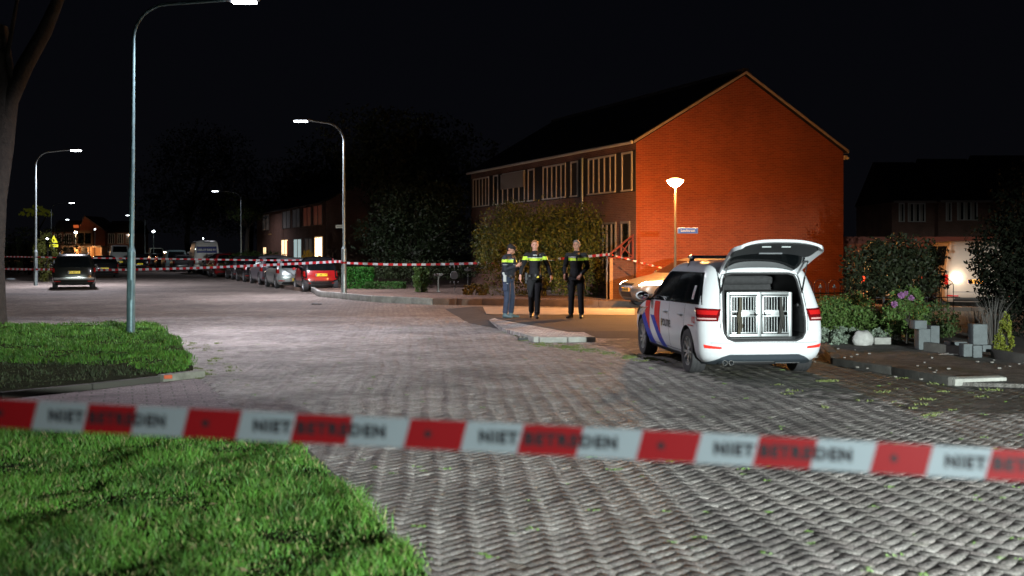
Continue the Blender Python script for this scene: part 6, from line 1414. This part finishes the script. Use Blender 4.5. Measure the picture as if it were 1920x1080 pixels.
def person(label, loc, rz, J, hair, skin, jacket, trousers, boots, head_rot=(0, 0, 0), scale=1.0, cap=None, hv=lambda c: False, hands=None, fat=1.0):
    t = thing('person', label, 'person', loc, rz, 'police officers standing at the street corner'); t.scale = (scale,)*3
    V3 = Vector; sp, ch, nk = V3(J['pelvis']), V3(J['chest']), V3(J['neck']); Mh = Euler(head_rot).to_matrix(); hc = V3(J['head'])
    def H(x, y, z): return hc+Mh @ V3((x, y, z))
    # body: one continuous skin from head to feet
    b = MB()
    b.tube([sp-V3((0, 0, .06)), sp+V3((0, 0, .08)), sp.lerp(ch, .5), ch, ch+V3((0, 0, .12)), nk-V3((0, 0, .03))], [(.14, .10), (.15, .10), (.13, .095), (.16, .11), (.15, .09), (.06, .06)], 16)
    b.tube([nk-V3((0, 0, .05)), H(0, -.015, -.06)], [.062, .054], 12)
    b.sph(H(0, -.012, .03), (.077, .097, .095), 18, rot=Mh); b.sph(H(0, .022, -.025), (.062, .070, .082), 16, rot=Mh); b.sph(H(0, .055, -.085), (.034, .030, .026), 12, rot=Mh)
    b.cap(H(0, .088, .020), H(0, .112, -.022), .009, .014, 8); b.sph(H(0, .088, -.055), (.024, .012, .008), 8, rot=Mh); b.sph(H(0, .085, .038), (.055, .016, .012), 10, rot=Mh)
    for sg in (1, -1):
        b.sph(H(sg*.078, -.012, .0), (.010, .020, .032), 8, rot=Mh); b.sph(H(sg*.038, .066, -.018), (.022, .018, .020), 8, rot=Mh)
    for sd in ('R', 'L'):
        s_, e, w_ = V3(J['sh'+sd]), V3(J['el'+sd]), V3(J['wr'+sd]); hp, kn, an = V3(J['hip'+sd]), V3(J['kn'+sd]), V3(J['an'+sd]); toe = V3(J['toe'+sd])
        b.cap(ch+V3((0, 0, .10)), s_, .07, .055, 12); b.tube([s_, s_.lerp(e, .4), e, e.lerp(w_, .3), w_], [.052, .05, .038, .040, .026], 12)
        b.tube([hp, hp.lerp(kn, .4), kn, kn.lerp(an, .3), an], [.085, .078, .054, .056, .038], 12); b.sph(e, .039, 10); b.sph(kn, .054, 10)
        b.tube([an-V3((0, 0, .02)), an.lerp(toe, .45)+V3((0, 0, -.01)), an.lerp(toe, .75)], [(.030, .030), (.028, .022), (.022, .012)], 10)
        if hands and hands.get(sd): hand(b, w_, *hands[sd])
    body = grown(b, 'body', [skin], t, .0085, 2)
    # jacket
    g = MB()
    g.tube([sp+V3((0, 0, .02)), sp+V3((0, 0, .10)), sp.lerp(ch, .55), ch, ch+V3((0, 0, .13)), nk-V3((0, 0, .035))], [(.178*fat, .130*fat), (.176*fat, .132*fat), (.165*fat, .122*fat), (.192*fat, .132*fat), (.172*fat, .105*fat), (.080, .078)], 18)
    g.tube([nk-V3((0, 0, .06)), nk+V3((0, -.008, .012))], [.085, .072], 14)
    for sd in ('R', 'L'):
        s_, e, w_ = V3(J['sh'+sd]), V3(J['el'+sd]), V3(J['wr'+sd])
        g.cap(ch+V3((0, 0, .09)), s_, .085, .070, 12); g.tube([s_, s_.lerp(e, .5), e, e.lerp(w_, .4), e.lerp(w_, .93)], [.070, .068, .057, .052, .043], 14); g.sph(e, .058, 10); g.sph(s_, .071, 12)
        # folds
        for k in range(3): q = s_.lerp(e, .55+.18*k); g.sph(q, (.066-.004*k, .066-.004*k, .012), 10)
    def jf(c, n):
        if hv(c) == 1: return 1
        if hv(c) == 2: return 2
        return 0
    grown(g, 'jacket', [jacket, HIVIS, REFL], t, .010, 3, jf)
    # trousers
    g = MB(); g.tube([sp+V3((0, 0, .06)), sp, sp-V3((0, 0, .09))], [(.158*fat, .115*fat), (.165*fat, .120*fat), (.155*fat, .115*fat)], 16)
    for sd in ('R', 'L'):
        hp, kn, an = V3(J['hip'+sd]), V3(J['kn'+sd]), V3(J['an'+sd]); g.sph(hp, (.095, .11, .10), 12)
        g.tube([hp, hp.lerp(kn, .45), kn, kn.lerp(an, .4), kn.lerp(an, .92)], [(.098, .105), .090, .073, .068, .064], 14); g.sph(kn, .073, 10)
        for k in (.72, .84): g.sph(kn.lerp(an, k), (.072, .072, .016), 10)
        q = hp.lerp(kn, .45); g.bbox(q+V3(((.085 if sd == 'R' else -.085), 0, 0)), (.03, .12, .15), .01)
    grown(g, 'trousers', [trousers], t, .010, 3)
    for sd in ('R', 'L'):
        an, toe = V3(J['an'+sd]), V3(J['toe'+sd]); g = MB(); d = (toe-an); d.z = 0; d.normalize()
        g.tube([an+V3((0, 0, .10)), an+V3((0, 0, 0)), an+V3((0, 0, -.045))], [.055, .052, .054], 12)
        g.tube([an-d*.055+V3((0, 0, -.045)), an+d*.03+V3((0, 0, -.03)), an.lerp(toe, .65)+V3((0, 0, -.012)), toe+d*.03], [(.042, .035), (.046, .046), (.050, .034), (.035, .022)], 12)
        bo = grown(g, 'boot', [boots], t, .009, 2)
    # hair, eyes, mouth
    g = MB(); g.sph(H(0, -.022, .048), (.083, .098, .088), 16, rot=Mh); g.sph(H(0, -.05, .0), (.076, .062, .07), 12, rot=Mh); g.sph(H(0, .055, .105), (.055, .03, .022), 10, rot=Mh)
    ho = grown(g, 'hair', [hair], t, .008, 1)
    g = MB()
    for sg in (1, -1): g.sph(H(sg*.030, .083, .014), (.012, .008, .007), 8, rot=Mh)
    g.build('eye', mat('eye_dark', (.02, .015, .012), .3), t, smooth=60)
    g = MB(); g.sph(H(0, .094, -.056), (.021, .007, .0045), 8, rot=Mh); g.build('mouth', mat('lips', (.30, .09, .07), .6), t, smooth=60)
    if cap:
        g = MB(); g.lathe([(.001, .075), (.085, .07), (.098, .045), (.096, .01)], 20); g.bbox((0, .115, .018), (.13, .09, .012), .006, rx=-.15)
        g.v = [tuple(H(0, -.01, .045)+Mh @ (Euler((0, 0, 0)).to_matrix() @ Vector(v_))) for v_ in g.v]; g.build('cap', cap, t, smooth=60)
    # belt and the things on it
    by = sp.z+.02; g = MB(); g.tube([(sp.x, sp.y, by-.028), (sp.x, sp.y, by+.028)], [(.182*fat, .136*fat), (.182*fat, .136*fat)], 24); g.build('belt', BLACKM, t, smooth=50)
    return t, sp
SK1 = mat('skin_light', (.62, .33, .24), .55); SK2 = mat('skin_tan', (.48, .24, .16), .55)
NAVY = mat('navy_fleece', (.016, .019, .028), .85, var=.3, vscale=8, bump=.3, bscale=30); BLKF = mat('black_fleece', (.008, .009, .011), .85, var=.3, vscale=8, bump=.3, bscale=30); BLUET = mat('blue_trousers', (.028, .042, .080), .8, var=.3, vscale=6, bump=.3, bscale=25)
BOOTK = mat('black_boot', (.010, .010, .010), .4); BOOTB = mat('blue_grey_shoe', (.09, .14, .15), .6)
HAIRD = mat('dark_hair', (.012, .009, .007), .7); HAIRB = mat('reddish_blond_hair', (.34, .16, .07), .7, var=.3, vscale=40); HAIRG = mat('grey_hair', (.20, .17, .15), .7, var=.3, vscale=40)
def off_at(px, py): p = G(px, py, .105); return (p.x, p.y, .105)
# officer walking towards the camera
# local frame: +y forwards, +x the person's right
J2 = dict(pelvis=(0, 0, .97), chest=(0, .01, 1.32), neck=(0, 0, 1.535), head=(0, .015, 1.67), shR=(.185, 0, 1.45), shL=(-.185, 0, 1.45), elR=(.29, -.05, 1.20), elL=(-.30, -.04, 1.20), wrR=(.335, .07, .98), wrL=(-.37, .04, .97),
          hipR=(.09, 0, .92), hipL=(-.09, 0, .92), knR=(.085, .06, .50), knL=(-.06, .06, .50), anR=(.075, -.16, .12), anL=(-.045, .12, .085), toeR=(.085, -.02, .035), toeL=(-.05, .30, .03))
def hv2(c):
    if abs(c.x) < .175: return 1 if 1.325 < c.z < 1.385 and c.y > -.2 else (2 if 1.388 < c.z < 1.408 or (1.44 < c.z < 1.465 and abs(c.x) < .05 and c.y > 0) else 0)
    return 1 if 1.345 < c.z < 1.425 else 0
OS = 1.0
t2_, sp2 = person('officer with reddish fair hair walking forwards between the other two, arms held slightly out', off_at(1003, 597), PI, J2, HAIRB, SK1, BLKF, BLKF, BOOTK, scale=1.09, hv=hv2,
       hands=dict(R=((.05, .12, -1), (-1, 0, 0), (0, 1, 0), .28), L=((-.10, .1, -1), (1, 0, 0), (0, 1, 0), .55)))
g = MB(); g.bbox((.20, .02, .96), (.07, .09, .20), .015); g.bbox((.205, -.02, .86), (.06, .07, .14), .015); g.build('holster', BLACKM, t2_)
g = MB(); g.bbox((-.06, .145, .955), (.055, .04, .05), .012); g.build('yellow_device', mat('device_yellow', (.8, .62, .03), .4), t2_)
g = MB(); g.bbox((.13, .125, .98), (.06, .04, .07), .01); g.bbox((-.14, .12, .97), (.05, .04, .08), .01); g.build('pouch', BLACKM, t2_)
g = MB(); g.bbox((-.16, .115, .93), (.08, .01, .015), .004, ry=.4); g.build('clip', REFL, t2_)
g = MB(); g.bbox((-.03, .142, 1.375), (.05, .03, .075), .008); g.tube([(0, .135, 1.15), (0, .143, 1.30), (0, .13, 1.45)], .004, 6); g.build('body_camera', BLACKM, t2_)
g = MB(); g.sph((-.11, .125, 1.455), .010, 8); g.build('badge', REFL, t2_)
# officer looking at a phone, turned sideways
J1 = dict(pelvis=(0, 0, .95), chest=(0, .02, 1.29), neck=(0, .035, 1.49), head=(0, .075, 1.60), shR=(.185, .02, 1.41), shL=(-.185, .02, 1.41), elR=(.23, .05, 1.13), elL=(-.21, .10, 1.14), wrR=(.10, .27, 1.22), wrL=(-.07, .29, 1.20),
          hipR=(.09, 0, .90), hipL=(-.09, 0, .90), knR=(.11, .03, .49), knL=(-.11, .05, .49), anR=(.12, -.02, .085), anL=(-.13, .0, .085), toeR=(.15, .16, .03), toeL=(-.17, .17, .03))
def hv1(c):
    if abs(c.x) < .175 and c.y < .17: return 1 if 1.30 < c.z < 1.365 else (2 if 1.37 < c.z < 1.385 else 0)
    return 1 if 1.31 < c.z < 1.37 and c.y < .12 else (2 if 1.245 < c.z < 1.255 and c.x > 0 else 0)
t1_, sp1 = person('officer in dark cap and blue trousers, turned sideways, head bowed over a phone', off_at(953, 596), PI+R(62), J1, HAIRD, SK2, NAVY, BLUET, BOOTB, head_rot=(R(-32), 0, 0), scale=1.075, hv=hv1, cap=mat('cap_black', (.008, .008, .009), .8),
       hands=dict(R=((-.35, .55, .25), (-.8, -.2, .5), (0, .1, 1), .55), L=((.35, .5, .2), (.7, -.3, .6), (0, .1, 1), .6)))
g = MB(); g.bbox((.01, .375, 1.285), (.075, .012, .15), .006, rx=-.5); o = g.build('phone', BLACKM, None, smooth=40); o.location = t1_.location; o.rotation_euler = t1_.rotation_euler; o.scale = t1_.scale; tag(o, 'dark phone held up in both hands of the officer with the cap', 'phone')
g = MB(); g.bbox((.20, .02, .93), (.045, .07, .16), .012); g.bbox((.205, -.01, 1.03), (.03, .05, .09), .01, rx=.4); g.build('holster', REFL, t1_, smooth=40)
g = MB(); g.bbox((.17, .04, .82), (.02, .10, .012), .004, rx=-.3); g.bbox((.165, 0, .70), (.015, .02, .06), .004); g.build('trim', REFL, t1_)
g = MB(); g.bbox((.10, .14, .95), (.06, .04, .07), .01); g.build('pouch', BLACKM, t1_)
# older officer standing with the arms down
J3 = dict(pelvis=(0, 0, .96), chest=(0, .015, 1.31), neck=(0, 0, 1.52), head=(.0, .015, 1.655), shR=(.195, 0, 1.435), shL=(-.195, 0, 1.435), elR=(.27, -.06, 1.17), elL=(-.25, -.06, 1.17), wrR=(.255, .10, .99), wrL=(-.12, .16, .99),
          hipR=(.095, 0, .91), hipL=(-.095, 0, .91), knR=(.11, .03, .50), knL=(-.10, .02, .50), anR=(.13, -.01, .085), anL=(-.11, -.02, .085), toeR=(.18, .17, .03), toeL=(-.13, .17, .03))
def hv3(c):
    if abs(c.x) < .18: return (1 if 1.315 < c.z < 1.375 else (2 if 1.385 < c.z < 1.405 else 0)) if c.y > -.2 and not (-.055 < c.x < -.02) else 0
    return (1 if 1.33 < c.z < 1.385 else (2 if 1.395 < c.z < 1.41 else 0)) if c.x < 0 else 0
t3_, sp3 = person('older grey-haired officer in black standing still, nearest the wooden post', off_at(1081, 597), PI-R(12), J3, HAIRG, SK2, BLKF, BLKF, BOOTK, head_rot=(0, 0, R(-6)), scale=1.10, hv=hv3, fat=1.13,
       hands=dict(R=((0, .25, -1), (-1, 0, 0), (0, 1, 0), .4), L=((.35, .35, -.6), (0, -1, .2), (1, 0, .4), .7)))
g = MB(); g.bbox((.22, .03, .95), (.06, .08, .18), .015); g.build('holster', BLACKM, t3_)
g = MB(); g.sph((-.13, .165, 1.03), .012, 8); g.build('badge', REFL, t3_)
